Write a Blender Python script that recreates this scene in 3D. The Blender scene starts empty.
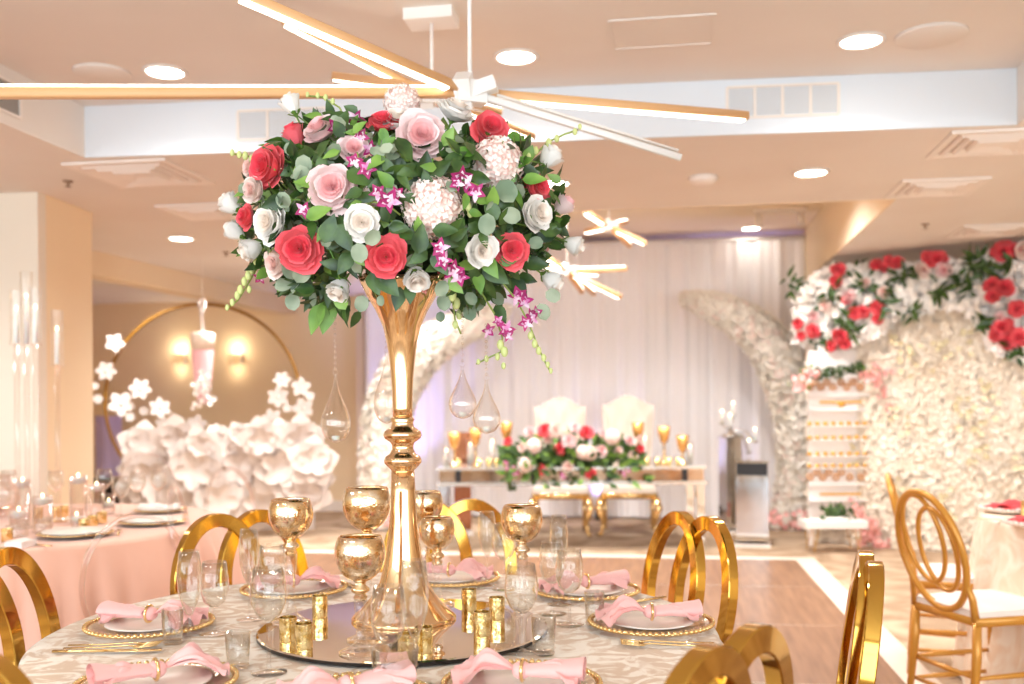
import bpy, math, random
from mathutils import Vector, Matrix, noise
R = random.Random(7)
PI = math.pi; cos = math.cos; sin = math.sin; rad = math.radians
scn = bpy.context.scene
COL = scn.collection

# ------------------------------------------------------------------ camera
CAMZ = 1.28; F = 1000.0; CX, CY = 512.0, 405.0
YAW = rad(9.15); ROLL = rad(0.4)
cam_rot = (Matrix.Rotation(YAW, 3, 'Z') @ Matrix.Rotation(PI/2, 3, 'X') @ Matrix.Rotation(-ROLL, 3, 'Z'))
CAM = Vector((0, 0, CAMZ))
cd = bpy.data.cameras.new('camera'); cam = bpy.data.objects.new('camera', cd); COL.objects.link(cam)
cam.matrix_world = Matrix.Translation(CAM) @ cam_rot.to_4x4()
cd.sensor_width = 36; cd.lens = F*36/1024; cd.shift_y = (CY-342)/1024
cd.clip_start = .05; cd.clip_end = 100
cd.dof.use_dof = True; cd.dof.focus_distance = 2.2; cd.dof.aperture_fstop = 2.8
scn.camera = cam

def P(px, py, d):            # a point of the place seen at a photo position, d metres in front of the camera
    return CAM + cam_rot @ Vector(((px-CX)*d/F, (CY-py)*d/F, -d))
def G(px, py, z):            # where that line of sight meets the level z
    r = cam_rot @ Vector(((px-CX)/F, (CY-py)/F, -1)); t = (z-CAMZ)/r.z
    return CAM + r*t
def GF(px, d, z=0.0):        # floor plan position
    p = P(px, CY, d); return Vector((p.x, p.y, z))
def view_dir(p):
    v = Vector((p.x, p.y, 0)); return v.normalized()
def face(p, phi):            # rotation whose local +Y is the line of sight turned by phi degrees
    v = view_dir(p); return math.atan2(-v.x, v.y) + rad(phi)

# ------------------------------------------------------------------ materials
def lin(c):
    c = c/255.0
    return c/12.92 if c <= .04045 else ((c+.055)/1.055)**2.4
def rgb(r, g, b): return (lin(r), lin(g), lin(b), 1)
M = {}
def mat(name, col, rough=.6, metal=0, **kw):
    m = bpy.data.materials.new(name); m.use_nodes = True
    b = m.node_tree.nodes['Principled BSDF']
    b.inputs['Base Color'].default_value = rgb(*col); b.inputs['Roughness'].default_value = rough
    b.inputs['Metallic'].default_value = metal
    for k, v in kw.items(): b.inputs[k.replace('_', ' ')].default_value = v
    M[name] = m; return m
def NT(m): return m.node_tree.nodes, m.node_tree.links, m.node_tree.nodes['Principled BSDF']
def noise_col(m, c1, c2, scale, detail=3, lo=.35, hi=.65, distortion=0, bump=0, bscale=None, coords='Object', stretch=None):
    n, l, b = NT(m)
    tc = n.new('ShaderNodeTexCoord'); src = tc.outputs[coords]
    if stretch:
        mp = n.new('ShaderNodeMapping'); mp.inputs['Scale'].default_value = stretch
        l.new(src, mp.inputs[0]); src = mp.outputs[0]
    t = n.new('ShaderNodeTexNoise'); t.inputs['Scale'].default_value = scale
    t.inputs['Detail'].default_value = detail; t.inputs['Distortion'].default_value = distortion
    l.new(src, t.inputs['Vector'])
    r = n.new('ShaderNodeValToRGB'); r.color_ramp.elements[0].position = lo; r.color_ramp.elements[1].position = hi
    r.color_ramp.elements[0].color = rgb(*c1); r.color_ramp.elements[1].color = rgb(*c2)
    l.new(t.outputs['Fac'], r.inputs[0]); l.new(r.outputs[0], b.inputs['Base Color'])
    if bump:
        bp = n.new('ShaderNodeBump'); bp.inputs['Strength'].default_value = bump; bp.inputs['Distance'].default_value = .01
        t2 = n.new('ShaderNodeTexNoise'); t2.inputs['Scale'].default_value = bscale or scale; l.new(src, t2.inputs['Vector'])
        l.new(t2.outputs['Fac'], bp.inputs['Height']); l.new(bp.outputs[0], b.inputs['Normal'])
    return m
def emit(name, col, s):
    m = bpy.data.materials.new(name); m.use_nodes = True; n = m.node_tree.nodes; l = m.node_tree.links
    n.clear(); o = n.new('ShaderNodeOutputMaterial'); e = n.new('ShaderNodeEmission')
    e.inputs[0].default_value = rgb(*col); e.inputs[1].default_value = s; l.new(e.outputs[0], o.inputs[0])
    M[name] = m; return m
def thin_glass(name, tint=(252, 250, 248), refl=1.0, rough=.008, base=.0):
    m = bpy.data.materials.new(name); m.use_nodes = True; n = m.node_tree.nodes; l = m.node_tree.links
    n.clear(); o = n.new('ShaderNodeOutputMaterial'); mx = n.new('ShaderNodeMixShader')
    t = n.new('ShaderNodeBsdfTransparent'); t.inputs[0].default_value = rgb(*tint)
    g = n.new('ShaderNodeBsdfGlossy'); g.inputs['Roughness'].default_value = rough
    g.inputs['Color'].default_value = rgb(255, 252, 248)
    lw = n.new('ShaderNodeLayerWeight'); lw.inputs['Blend'].default_value = .5
    fr = n.new('ShaderNodeMath'); fr.operation = 'POWER'; fr.inputs[1].default_value = 2.4; l.new(lw.outputs['Facing'], fr.inputs[0])
    mt = n.new('ShaderNodeMath'); mt.operation = 'MULTIPLY_ADD'; mt.inputs[1].default_value = refl; mt.inputs[2].default_value = base; mt.use_clamp = True
    l.new(fr.outputs[0], mt.inputs[0]); l.new(mt.outputs[0], mx.inputs[0]); l.new(t.outputs[0], mx.inputs[1]); l.new(g.outputs[0], mx.inputs[2])
    l.new(mx.outputs[0], o.inputs[0]); M[name] = m; return m

noise_col(mat('carpet', (190, 160, 130), .95), (162, 134, 106), (202, 176, 148), 2.2, 4, .38, .62, 1.2, .5, 160)
fl = mat('dance_vinyl', (150, 118, 104), .38); noise_col(fl, (122, 86, 62), (156, 116, 86), 3.0, 4, .3, .7, .2, .04, 30, stretch=(9, .7, 1))
mat('seam_metal', (235, 215, 195), .25, .9)
mat('edge_white', (232, 216, 200), .4)
noise_col(mat('ceiling_paint', (232, 225, 217), .9), (230, 222, 214), (234, 228, 221), 1.2)
mat('riser_daylit', (228, 236, 244), .85)  # ceiling white with cool daylight tint put into the riser colour
mat('recess_paint', (250, 232, 204), .9)
noise_col(mat('wall_cream', (238, 218, 188), .85), (236, 214, 182), (241, 222, 194), .8)
mat('wall_front', (238, 228, 212), .85)  # stub front paler than its tan side; daylight put into the colour
noise_col(mat('wall_tan', (246, 224, 190), .85), (244, 220, 184), (249, 229, 196), .7)
mat('wall_pink', (246, 226, 212), .85)
mat('trim_white', (242, 234, 226), .5)
def shade_mat():
    m = bpy.data.materials.new('lamp_shade'); m.use_nodes = True; n = m.node_tree.nodes; l = m.node_tree.links; n.clear()
    o = n.new('ShaderNodeOutputMaterial'); a = n.new('ShaderNodeAddShader'); d = n.new('ShaderNodeBsdfDiffuse'); t = n.new('ShaderNodeBsdfTranslucent')
    d.inputs[0].default_value = (.5, .46, .4, 1); t.inputs[0].default_value = (.45, .4, .32, 1); l.new(d.outputs[0], a.inputs[0]); l.new(t.outputs[0], a.inputs[1]); l.new(a.outputs[0], o.inputs[0]); M['lamp_shade'] = m
shade_mat()
sheer = mat('sheer', (252, 250, 252), .9); sheer.node_tree.nodes['Principled BSDF'].inputs['Subsurface Weight'].default_value = 0
mat('lavender', (205, 190, 235), .9)  # lavender backlight put into the drape colour
mat('black', (20, 18, 18), .5)
mat('white_plastic', (240, 232, 224), .45)
mat('grille', (170, 164, 158), .6)
mat('duct_dark', (150, 122, 100), .8)
mat('wood_bar', (226, 176, 124), .45)
mat('white_metal', (245, 242, 238), .35)
mat('gold', (248, 216, 156), .12, 1)
mat('gold_rose', (240, 204, 160), .10, 1)
mat('gold_chair', (210, 164, 78), .09, 1)
g = mat('mercury', (250, 196, 128), .05, 1); n, l, b = NT(g)
v = n.new('ShaderNodeTexVoronoi'); v.feature = 'DISTANCE_TO_EDGE'; v.inputs['Scale'].default_value = 150
tc = n.new('ShaderNodeTexCoord'); l.new(tc.outputs['Object'], v.inputs['Vector'])
rp = n.new('ShaderNodeValToRGB'); rp.color_ramp.elements[0].position = .0; rp.color_ramp.elements[1].position = .05
rp.color_ramp.elements[0].color = rgb(196, 148, 92); rp.color_ramp.elements[1].color = rgb(240, 206, 158)
l.new(v.outputs['Distance'], rp.inputs[0]); l.new(rp.outputs[0], b.inputs['Base Color'])
nz = n.new('ShaderNodeTexNoise'); nz.inputs['Scale'].default_value = 32; nz.inputs['Detail'].default_value = 4; l.new(tc.outputs['Object'], nz.inputs['Vector'])
r2 = n.new('ShaderNodeValToRGB'); r2.color_ramp.elements[0].position = .46; r2.color_ramp.elements[1].position = .60; r2.color_ramp.elements[0].color = (0, 0, 0, 1); r2.color_ramp.elements[1].color = (.8, .8, .8, 1); l.new(nz.outputs['Fac'], r2.inputs[0])
mxc = n.new('ShaderNodeMixRGB'); mxc.inputs[2].default_value = rgb(236, 224, 206); l.new(r2.outputs[0], mxc.inputs[0]); l.new(rp.outputs[0], mxc.inputs[1]); l.new(mxc.outputs[0], b.inputs['Base Color'])
bp = n.new('ShaderNodeBump'); bp.inputs['Strength'].default_value = .25; bp.inputs['Distance'].default_value = .002
l.new(v.outputs['Distance'], bp.inputs['Height']); l.new(bp.outputs[0], b.inputs['Normal'])
g = mat('votive_gold', (240, 205, 110), .16, 1); noise_col(g, (222, 186, 100), (252, 236, 186), 60, 3, .35, .6, 0, .25, 90)
mat('gold_wood', (214, 150, 62), .28, .25)
mat('mirror', (238, 232, 222), .015, 1)
mat('mirror_side', (25, 18, 15), .3)
mat('mirror_panel', (225, 228, 230), .06, 1)
mat('rose_mirror', (176, 120, 90), .15, .9); mat('smoked_mirror', (205, 186, 168), .08, 1)
thin_glass('glass', (250, 250, 249), refl=1.0, base=.045)
thin_glass('glass_stem', (252, 251, 250), refl=.9, base=.045)
thin_glass('acrylic', (250, 246, 245), refl=1.2, base=.07)
thin_glass('glass_plate', (252, 248, 244), refl=.5, base=.08, rough=.06)
noise_col(mat('damask', (232, 214, 194), .55, Sheen_Weight=.3), (216, 184, 150), (248, 234, 216), 11, 5, .44, .56, 2.6, .12, 200)
mat('blush_cloth', (243, 188, 164), .5, Sheen_Weight=.3)
noise_col(mat('cream_cloth', (245, 226, 205), .55), (238, 212, 186), (248, 234, 216), 6, 4, .4, .6, 2)
mat('napkin', (252, 190, 184), .7, Sheen_Weight=.3)
mat('red_napkin', (226, 60, 66), .7)
mat('white_napkin', (246, 236, 230), .7)
mat('china', (248, 238, 228), .25)
mat('candle', (250, 244, 236), .5, Subsurface_Weight=.3)
mat('pearl', (245, 228, 215), .25)
emit('flame', (255, 230, 180), 6)
emit('led', (255, 244, 226), 5)
emit('lamp_disc', (255, 244, 228), 14)
emit('sconce_glow', (255, 226, 178), 2)
mat('cushion', (246, 236, 228), .8)
mat('tufted', (232, 216, 200), .6)
mat('hoop_gold', (158, 112, 42), .4, .3)
mat('silver_trim', (226, 226, 222), .14, .75)
mat('amber_glow', (246, 184, 106), .2, .6)  # warm candle glow put into the goblet bowl colour
def petal(name, c, c2=None):
    m = mat(name, c, .55, Sheen_Weight=.15); m.node_tree.nodes['Principled BSDF'].inputs['Subsurface Weight'].default_value = .0
    if c2: noise_col(m, c, c2, 40, 2, .35, .65)
    return m
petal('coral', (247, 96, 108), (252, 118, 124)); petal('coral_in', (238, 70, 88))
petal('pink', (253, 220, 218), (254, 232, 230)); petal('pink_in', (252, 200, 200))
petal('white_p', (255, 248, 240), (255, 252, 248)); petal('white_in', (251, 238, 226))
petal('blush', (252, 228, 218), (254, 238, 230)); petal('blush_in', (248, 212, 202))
petal('magenta', (160, 22, 96), (188, 40, 120)); petal('orchid_white', (250, 232, 240), (222, 130, 186))
petal('cherry', (246, 176, 170), (250, 200, 194))
mat('leaf_dark', (44, 84, 52), .38); noise_col(M['leaf_dark'], (34, 62, 26), (74, 104, 44), 22, 3)
mat('leaf_bright', (98, 148, 66), .45); noise_col(M['leaf_bright'], (84, 128, 44), (132, 168, 76), 14, 2)
mat('eucalyptus', (124, 158, 142), .6); noise_col(M['eucalyptus'], (104, 124, 96), (166, 176, 150), 16, 2)
mat('stem_green', (150, 172, 84), .5)
mat('bud_green', (206, 214, 140), .5); mat('pale_green_petal', (226, 214, 178), .7)
mat('foam', (40, 62, 36), .9)
mat('tan_leaf', (205, 170, 120), .6)
paper = mat('paper', (226, 214, 206), .85)
noise_col(mat('ivory_petals', (240, 228, 210), .8), (234, 220, 200), (246, 236, 222), 3, 3)
mat('arch_petals', (252, 242, 226), .8); mat('arch_white', (254, 248, 238), .8)
mat('board_white', (250, 244, 240), .6)
mat('donut', (196, 150, 112), .6)
mat('gold_paint', (222, 170, 80), .4, .5)
mat('pink_satin', (240, 186, 188), .4)
mat('cream_satin', (246, 226, 208), .4)

# ------------------------------------------------------------------ mesh builder
class MB:
    def __init__(s, X=None): s.v = []; s.f = []; s.m = []; s.sm = []; s.X = X
    def add(s, vs, fs, mi=0, smooth=True, X=None):
        o = len(s.v); X = X or s.X
        if X is not None: vs = [X @ Vector(q) for q in vs]
        s.v += [tuple(q) for q in vs]; s.f += [tuple(i+o for i in f) for f in fs]
        s.m += [mi]*len(fs); s.sm += [smooth]*len(fs)
    def box(s, c, sz, mi=0, X=None):
        cx, cy, cz = c; a, b2, c2 = sz[0]/2, sz[1]/2, sz[2]/2
        vs = [(cx+i*a, cy+j*b2, cz+k*c2) for i in (-1, 1) for j in (-1, 1) for k in (-1, 1)]
        s.add(vs, [(0, 1, 3, 2), (4, 6, 7, 5), (0, 4, 5, 1), (2, 3, 7, 6), (0, 2, 6, 4), (1, 5, 7, 3)], mi, False, X)
    def grid(s, fn, nu, nv, mi=0, smooth=True, X=None, closeu=False):
        vs = [fn(i/nu, j/nv) for j in range(nv+1) for i in range(nu if closeu else nu+1)]
        w = nu if closeu else nu+1
        fs = [(j*w+i, j*w+(i+1) % w, (j+1)*w+(i+1) % w, (j+1)*w+i) for j in range(nv) for i in range(nu)]
        s.add(vs, fs, mi, smooth, X)
    def lathe(s, prof, n=24, mi=0, c=(0, 0, 0), smooth=True, X=None, rmod=None):
        vs = []
        for r, z in prof:
            for k in range(n):
                a = 2*PI*k/n; q = r*(rmod(a, z) if rmod else 1)
                vs.append((c[0]+q*cos(a), c[1]+q*sin(a), c[2]+z))
        fs = [(j*n+k, j*n+(k+1) % n, (j+1)*n+(k+1) % n, (j+1)*n+k) for j in range(len(prof)-1) for k in range(n)]
        if prof[0][0] > 1e-5: fs.append(tuple(reversed(range(n))))
        if prof[-1][0] > 1e-5: fs.append(tuple(range((len(prof)-1)*n, len(prof)*n)))
        s.add(vs, fs, mi, smooth, X)
    def shell(s, prof, n=24, mi=0, c=(0, 0, 0), X=None):     # open surface of revolution
        vs = [(c[0]+r*cos(2*PI*k/n), c[1]+r*sin(2*PI*k/n), c[2]+z) for r, z in prof for k in range(n)]
        fs = [(j*n+k, j*n+(k+1) % n, (j+1)*n+(k+1) % n, (j+1)*n+k) for j in range(len(prof)-1) for k in range(n)]
        s.add(vs, fs, mi, True, X)
    def ball(s, c, r, n=10, mi=0, sq=(1, 1, 1), X=None):
        pr = [(max(1e-6, sin(PI*j/n)), -cos(PI*j/n)) for j in range(n+1)]
        nn = n+2; vs = []
        for q, z in pr:
            for k in range(nn):
                a = 2*PI*k/nn; vs.append((c[0]+r*q*cos(a)*sq[0], c[1]+r*q*sin(a)*sq[1], c[2]+r*z*sq[2]))
        fs = [(j*nn+k, j*nn+(k+1) % nn, (j+1)*nn+(k+1) % nn, (j+1)*nn+k) for j in range(n) for k in range(nn)]
        s.add(vs, fs, mi, True, X)
    def tube(s, pts, r, n=8, mi=0, closed=False, X=None, caps=True):
        pts = [Vector(p) for p in pts]; L = len(pts); rs = r if isinstance(r, (list, tuple)) else [r]*L
        vs = []; up = None
        for i, p in enumerate(pts):
            t = (pts[(i+1) % L]-pts[i-1]) if closed else (pts[min(i+1, L-1)]-pts[max(i-1, 0)])
            t.normalize()
            if up is None:
                up = Vector((0, 0, 1)) if abs(t.z) < .9 else Vector((1, 0, 0))
            up = (up - t*up.dot(t))
            if up.length < 1e-4: up = Vector((1, 0, 0))-t*t.x
            up.normalize(); sd = t.cross(up)
            for k in range(n):
                a = 2*PI*k/n; vs.append(p+(up*cos(a)+sd*sin(a))*rs[i])
        m = L if closed else L-1
        fs = [(i*n+k, i*n+(k+1) % n, ((i+1) % L)*n+(k+1) % n, ((i+1) % L)*n+k) for i in range(m) for k in range(n)]
        if not closed and caps: fs += [tuple(reversed(range(n))), tuple(range((L-1)*n, L*n))]
        s.add(vs, fs, mi, True, X)
    def band(s, pts, w, h, up=(0, 1, 0), mi=0, closed=True, X=None, ch=.25):   # rectangular section: w along up, h across
        pts = [Vector(p) for p in pts]; L = len(pts); up = Vector(up); vs = []
        c = ch*min(w, h)
        sec = [(-w/2, -h/2+c), (-w/2+c, -h/2), (w/2-c, -h/2), (w/2, -h/2+c), (w/2, h/2-c), (w/2-c, h/2), (-w/2+c, h/2), (-w/2, h/2-c)]
        for i, p in enumerate(pts):
            t = (pts[(i+1) % L]-pts[i-1]) if closed else (pts[min(i+1, L-1)]-pts[max(i-1, 0)])
            t.normalize(); u = (up-t*up.dot(t)).normalized(); sd = t.cross(u)
            for a, b2 in sec: vs.append(p+u*a+sd*b2)
        n = 8; m = L if closed else L-1
        base = len(s.v)
        for k in range(n):
            fs = [(i*n+k, i*n+(k+1) % n, ((i+1) % L)*n+(k+1) % n, ((i+1) % L)*n+k) for i in range(m)]
            if k == 0: s.add(vs, fs, mi, True, X)
            else:
                s.f += [tuple(q+base for q in f) for f in fs]; s.m += [mi]*len(fs); s.sm += [True]*len(fs)
        if not closed:
            for f in (tuple(reversed(range(n))), tuple(range((L-1)*n, L*n))):
                s.f.append(tuple(q+base for q in f)); s.m.append(mi); s.sm.append(False)
    def mesh(s, name, mats):
        me = bpy.data.meshes.new(name); me.from_pydata(s.v, [], s.f)
        for m in (mats if isinstance(mats, (list, tuple)) else [mats]): me.materials.append(M[m] if isinstance(m, str) else m)
        me.polygons.foreach_set('material_index', s.m); me.polygons.foreach_set('use_smooth', s.sm); me.update()
        return me
    def build(s, name, mats, parent=None, sharp=None):
        me = s.mesh(name, mats)
        if sharp: me.set_sharp_from_angle(angle=rad(sharp))
        return link(name, me, parent)
def link(name, data, parent=None, loc=None, X=None):
    o = bpy.data.objects.new(name, data); COL.objects.link(o)
    if parent is not None: o.parent = parent
    if loc is not None: o.location = loc
    if X is not None: o.matrix_basis = X
    return o
def tag(o, label, cat, group=None, kind=None):
    o['label'] = label; o['category'] = cat
    if group: o['group'] = group
    if kind: o['kind'] = kind
    return o
def thing(name, label, cat, loc=(0, 0, 0), rz=0, group=None):
    o = bpy.data.objects.new(name, None); COL.objects.link(o); o.empty_display_size = .1
    o.location = loc; o.rotation_euler = (0, 0, rz); return tag(o, label, cat, group)
def kids(o): return [c for c in bpy.data.objects if c.parent == o]
def dup(root, loc=None, rz=None, label=None, group=None, scale=None):
    def cp(o, par):
        c = o.copy(); COL.objects.link(c); c.parent = par
        for ch in kids(o): cp(ch, c)
        return c
    r = cp(root, None)
    if loc is not None: r.location = loc
    if rz is not None: r.rotation_euler = (0, 0, rz)
    if label: r['label'] = label
    if group: r['group'] = group
    if scale: r.scale = (scale,)*3
    return r
def struct(name, mb, m, sharp=None):
    o = mb.build(name, m, None, sharp); o['kind'] = 'structure'; return o
def align(loc, nrm, roll=0, sc=1):       # matrix whose local Z is nrm
    q = Vector(nrm).normalized().to_track_quat('Z', 'Y')
    return Matrix.Translation(loc) @ q.to_matrix().to_4x4() @ Matrix.Rotation(roll, 4, 'Z') @ Matrix.Scale(sc, 4)
def place(o, X): o.matrix_basis = X; return o

# ------------------------------------------------------------------ room
Z1, Z2, Z3 = 2.60, 2.87, 3.17          # low ceiling, tray, rear recess
XL, XR, YB, YF = -8.0, 7.5, -2.6, 13.0
rl, rr = G(84, 158, Z1), G(1019, 125, Z1)    # ends of the white riser
yrec = GF(600, 6.8).y
xrec0 = G(395, 205, Z1).x; xrec1 = G(892, 203, Z1).x
ycur = G(560, 518, 0).y; yback = G(330, 511, 0).y
b = MB(); b.box(((XL+XR)/2, (YB+YF)/2, -.05), (XR-XL, YF-YB, .1)); struct('floor', b, 'carpet')
def slab(name, x0, x1, y0, y1, z, m):
    b = MB(); b.box(((x0+x1)/2, (y0+y1)/2, z+.03), (x1-x0, y1-y0, .06)); return struct(name, b, m)
slab('ceiling_tray', rl.x-.02, rr.x+.02, YB, max(rl.y, rr.y)+.02, Z2, 'ceiling_paint')
slab('ceiling_left', XL, rl.x, YB, YF, Z1, 'ceiling_paint')
slab('ceiling_right', rr.x, XR, YB, yrec, Z1, 'ceiling_paint')
b = MB()   # low ceiling between the riser and the recess
ym = yrec
vs = [(rl.x, rl.y, Z1), (rr.x, rr.y, Z1), (rr.x, ym, Z1), (rl.x, ym, Z1)]
vs += [(x, y, z+.06) for x, y, z in vs]
b.add(vs, [(3, 2, 1, 0), (4, 5, 6, 7), (0, 1, 5, 4), (1, 2, 6, 5), (2, 3, 7, 6), (3, 0, 4, 7)], 0, False)
struct('ceiling_middle', b, 'ceiling_paint')
slab('ceiling_rear_left', rl.x, xrec0, yrec, YF, Z1, 'ceiling_paint')
slab('ceiling_rear_right', xrec1, XR, yrec, YF, Z1, 'ceiling_paint')
slab('ceiling_recess', xrec0, xrec1, yrec, YF, Z3, 'recess_paint')
def panel(name, a, c, z0, z1, t, m):
    a = Vector((a[0], a[1])); c = Vector((c[0], c[1])); d = (c-a).normalized(); nn = Vector((-d.y, d.x))*t
    q = [a, c, c+nn, a+nn]; vs = [(p.x, p.y, z0) for p in q]+[(p.x, p.y, z1) for p in q]
    b = MB(); b.add(vs, [(3, 2, 1, 0), (4, 5, 6, 7), (0, 1, 5, 4), (1, 2, 6, 5), (2, 3, 7, 6), (3, 0, 4, 7)], 0, False)
    return struct(name, b, m)
panel('ceiling_riser_front', rl, rr, Z1-.001, Z2-.001, -.012, 'riser_daylit')
panel('ceiling_riser_left', (rl.x, YB), (rl.x, rl.y), Z1-.001, Z2-.001, -.012, 'ceiling_paint')
panel('ceiling_riser_right', (rr.x, rr.y), (rr.x, YB), Z1-.001, Z2-.001, -.012, 'ceiling_paint')
panel('ceiling_riser_recess', (xrec0, yrec), (xrec1, yrec), Z1-.001, Z3-.001, .012, 'recess_paint')
panel('ceiling_riser_recess_left', (xrec0, yrec), (xrec0, YF), Z1-.001, Z3-.001, -.012, 'recess_paint')
panel('ceiling_riser_recess_right', (xrec1, YF), (xrec1, yrec), Z1-.001, Z3-.001, -.012, 'wall_cream')
panel('wall_back', (XL, yback), (GF(368, 12).x, yback), 0, Z1+.05, .1, 'wall_tan')
panel('wall_back_right', (GF(368, 12).x, ycur+.28), (XR, ycur+.28), 0, Z3+.05, .1, 'wall_pink')
panel('wall_back_return', (GF(368, 12).x, yback+.1), (GF(368, 12).x, ycur+.2), 0, Z3, -.1, 'wall_pink')
panel('baseboard_back', (XL, yback-.02), (GF(364, 12).x, yback-.02), 0, .13, .02, 'trim_white')
panel('wall_left', (XL, YB), (XL, YF), 0, Z2, .1, 'wall_cream')
panel('wall_right', (XR, YF), (XR, YB), 0, Z2, .1, 'wall_cream')
# wall stub on the left
ws = GF(39, 6.1); ws2 = GF(93, 6.75)
b = MB(); b.box(((XL+ws.x)/2, ws.y+.04, Z1/2), (ws.x-XL, .08, Z1)); struct('wall_stub_front', b, 'wall_front')
b = MB(); q = [(ws.x, ws.y+.081), (ws2.x, ws2.y), (ws2.x-.4, ws2.y), (ws.x-.1, ws.y+.081)]
ll = len(q); vs = [(x, y, 0) for x, y in q]+[(x, y, Z1) for x, y in q]
b.add(vs, [tuple(range(ll)), tuple(range(ll, 2*ll))]+[(i, (i+1) % ll, (i+1) % ll+ll, i+ll) for i in range(ll)], 0, False)
struct('wall_stub_side', b, 'wall_tan')
# dropped beam on the left, running to the back wall
ba = P(80, 247, 8.2); bb = P(300, 300, 12.4)
panel('ceiling_beam', (ba.x, ba.y), (bb.x, min(bb.y, yback)), 2.40, Z1+.02, .22, 'wall_cream')
# rear wall behind the camera with three tall windows
wx = [(-7.6, -4.1), (-3.9, -.4), (-.2, 3.3), (3.5, 7.0)]
b = MB(); xs = XL
for x0, x1 in wx:
    b.box(((xs+x0)/2, YB-.1, Z2/2), (x0-xs, .2, Z2)); b.box(((x0+x1)/2, YB-.1, .2), (x1-x0, .2, .4)); b.box(((x0+x1)/2, YB-.1, (2.76+Z2)/2), (x1-x0, .2, Z2-2.76)); xs = x1
b.box(((xs+XR)/2, YB-.1, Z2/2), (XR-xs, .2, Z2)); struct('wall_rear', b, 'wall_front')
for i, (x0, x1) in enumerate(wx):
    b = MB(); w = x1-x0
    for x in (x0+.03, x0+w/3, x0+2*w/3, x1-.03): b.box((x, YB-.08, 1.55), (.05, .08, 2.3))
    for z in (.43, 1.9, 2.73): b.box(((x0+x1)/2, YB-.08, z), (w, .08, .06))
    struct('window_%d' % (i+1), b, 'trim_white')
    ld = bpy.data.lights.new('window_daylight', 'AREA'); ld.shape = 'RECTANGLE'; ld.size = w-.1; ld.size_y = 2.3
    ld.energy = 66; ld.color = (.76, .90, 1)
    o = link('window_daylight', ld, None, ((x0+x1)/2, YB+.02, 1.52)); o.rotation_euler = (PI/2, 0, 0)
# dance floor
ft = G(796, 560, .02); fb = G(906, 684, .02); ddir = (Vector((ft.x-fb.x, ft.y-fb.y, 0))).normalized(); dside = Vector((-ddir.y, ddir.x, 0))
org = Vector((ft.x, ft.y, 0))
def dquad(name, s0, s1, t0, t1, z0, z1, m):
    q = [org+dside*s-ddir*t for s, t in ((s0, t0), (s1, t0), (s1, t1), (s0, t1))]
    vs = [(p.x, p.y, z0) for p in q]+[(p.x, p.y, z1) for p in q]
    b = MB(); b.add(vs, [(0, 1, 2, 3), (7, 6, 5, 4), (0, 4, 5, 1), (1, 5, 6, 2), (2, 6, 7, 3), (3, 7, 4, 0)], 0, False)
    return struct(name, b, m)
dquad('floor_dance', 0, 6.1, 0, 7.3, .001, .02, 'dance_vinyl')
dquad('trim_1', -.16, 0, -.16, 7.3, .001, .018, 'edge_white')
dquad('trim_2', 0, 6.1, -.16, 0, .001, .018, 'edge_white')
k = 3
for t in (1.22, 2.44, 3.66, 4.88, 6.1):
    dquad('trim_%d' % k, 0, 6.1, t-.006, t+.006, .0205, .0225, 'seam_metal'); k += 1

# ------------------------------------------------------------------ curtain backdrop
def curtain(x0, x1, y, z0, z1, m, name, label, seed=0, amp=.05, step=.02, freq=9):
    n = int((x1-x0)/step); rr_ = random.Random(seed); ph = [rr_.uniform(0, 6.28) for _ in range(5)]
    def fn(u, w):
        x = x0+(x1-x0)*u
        a = sin(x*freq*2+ph[0])*.5+sin(x*freq*3.7+ph[1])*.3+sin(x*freq*.9+ph[2])*.6+noise.noise(Vector((x*5, w*1.5, seed)))*.6
        return (x, y+a*amp*(.75+.35*(1-w)), z0+(z1-z0)*w)
    t = thing(name, label, 'curtain', ((x0+x1)/2, y, z0))
    b = MB(); b.grid(fn, n, 6); b.X = None
    b.v = [(p[0]-(x0+x1)/2, p[1]-y, p[2]-z0) for p in b.v]
    o = b.build('drape', m, t)
    return t
xc0, xc1 = GF(366, ycur).x, GF(829, 11.6).x
xc0 = G(366, 516, 0).x
t = curtain(xc0, xc1-.02, ycur, .02, 3.06, 'sheer', 'curtain_backdrop', 'long white sheer draped curtain backdrop hung across the rear wall', 3, .034, .02, 15)
b = MB(); b.tube([(-(xc1-xc0)/2, .0, 3.06), ((xc1-xc0)/2, .0, 3.06)], .02); b.build('rod', 'white_metal', t)
def on_back(px, y):
    r_ = cam_rot @ Vector(((px-CX)/F, 0, -1)); return CAM.x+r_.x*(y-CAM.y)/r_.y
curtain(on_back(95, yback-.25), on_back(121, yback-.25), yback-.25, .42, 1.18, 'lavender', 'lavender_lit_curtain', 'short lavender-lit drape between tan wall stub and paper flowers', 5, .03)
b = MB(); tl = thing('black_pedestal', 'small black pedestal under the lavender drape behind left table', 'pedestal', (on_back(110, yback-.25), yback-.25, 0))
b.box((0, 0, .38), (.34, .3, .06)); b.box((0, 0, .19), (.16, .14, .36)); b.box((0, 0, .015), (.3, .28, .03)); b.build('stand', 'black', tl)

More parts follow.
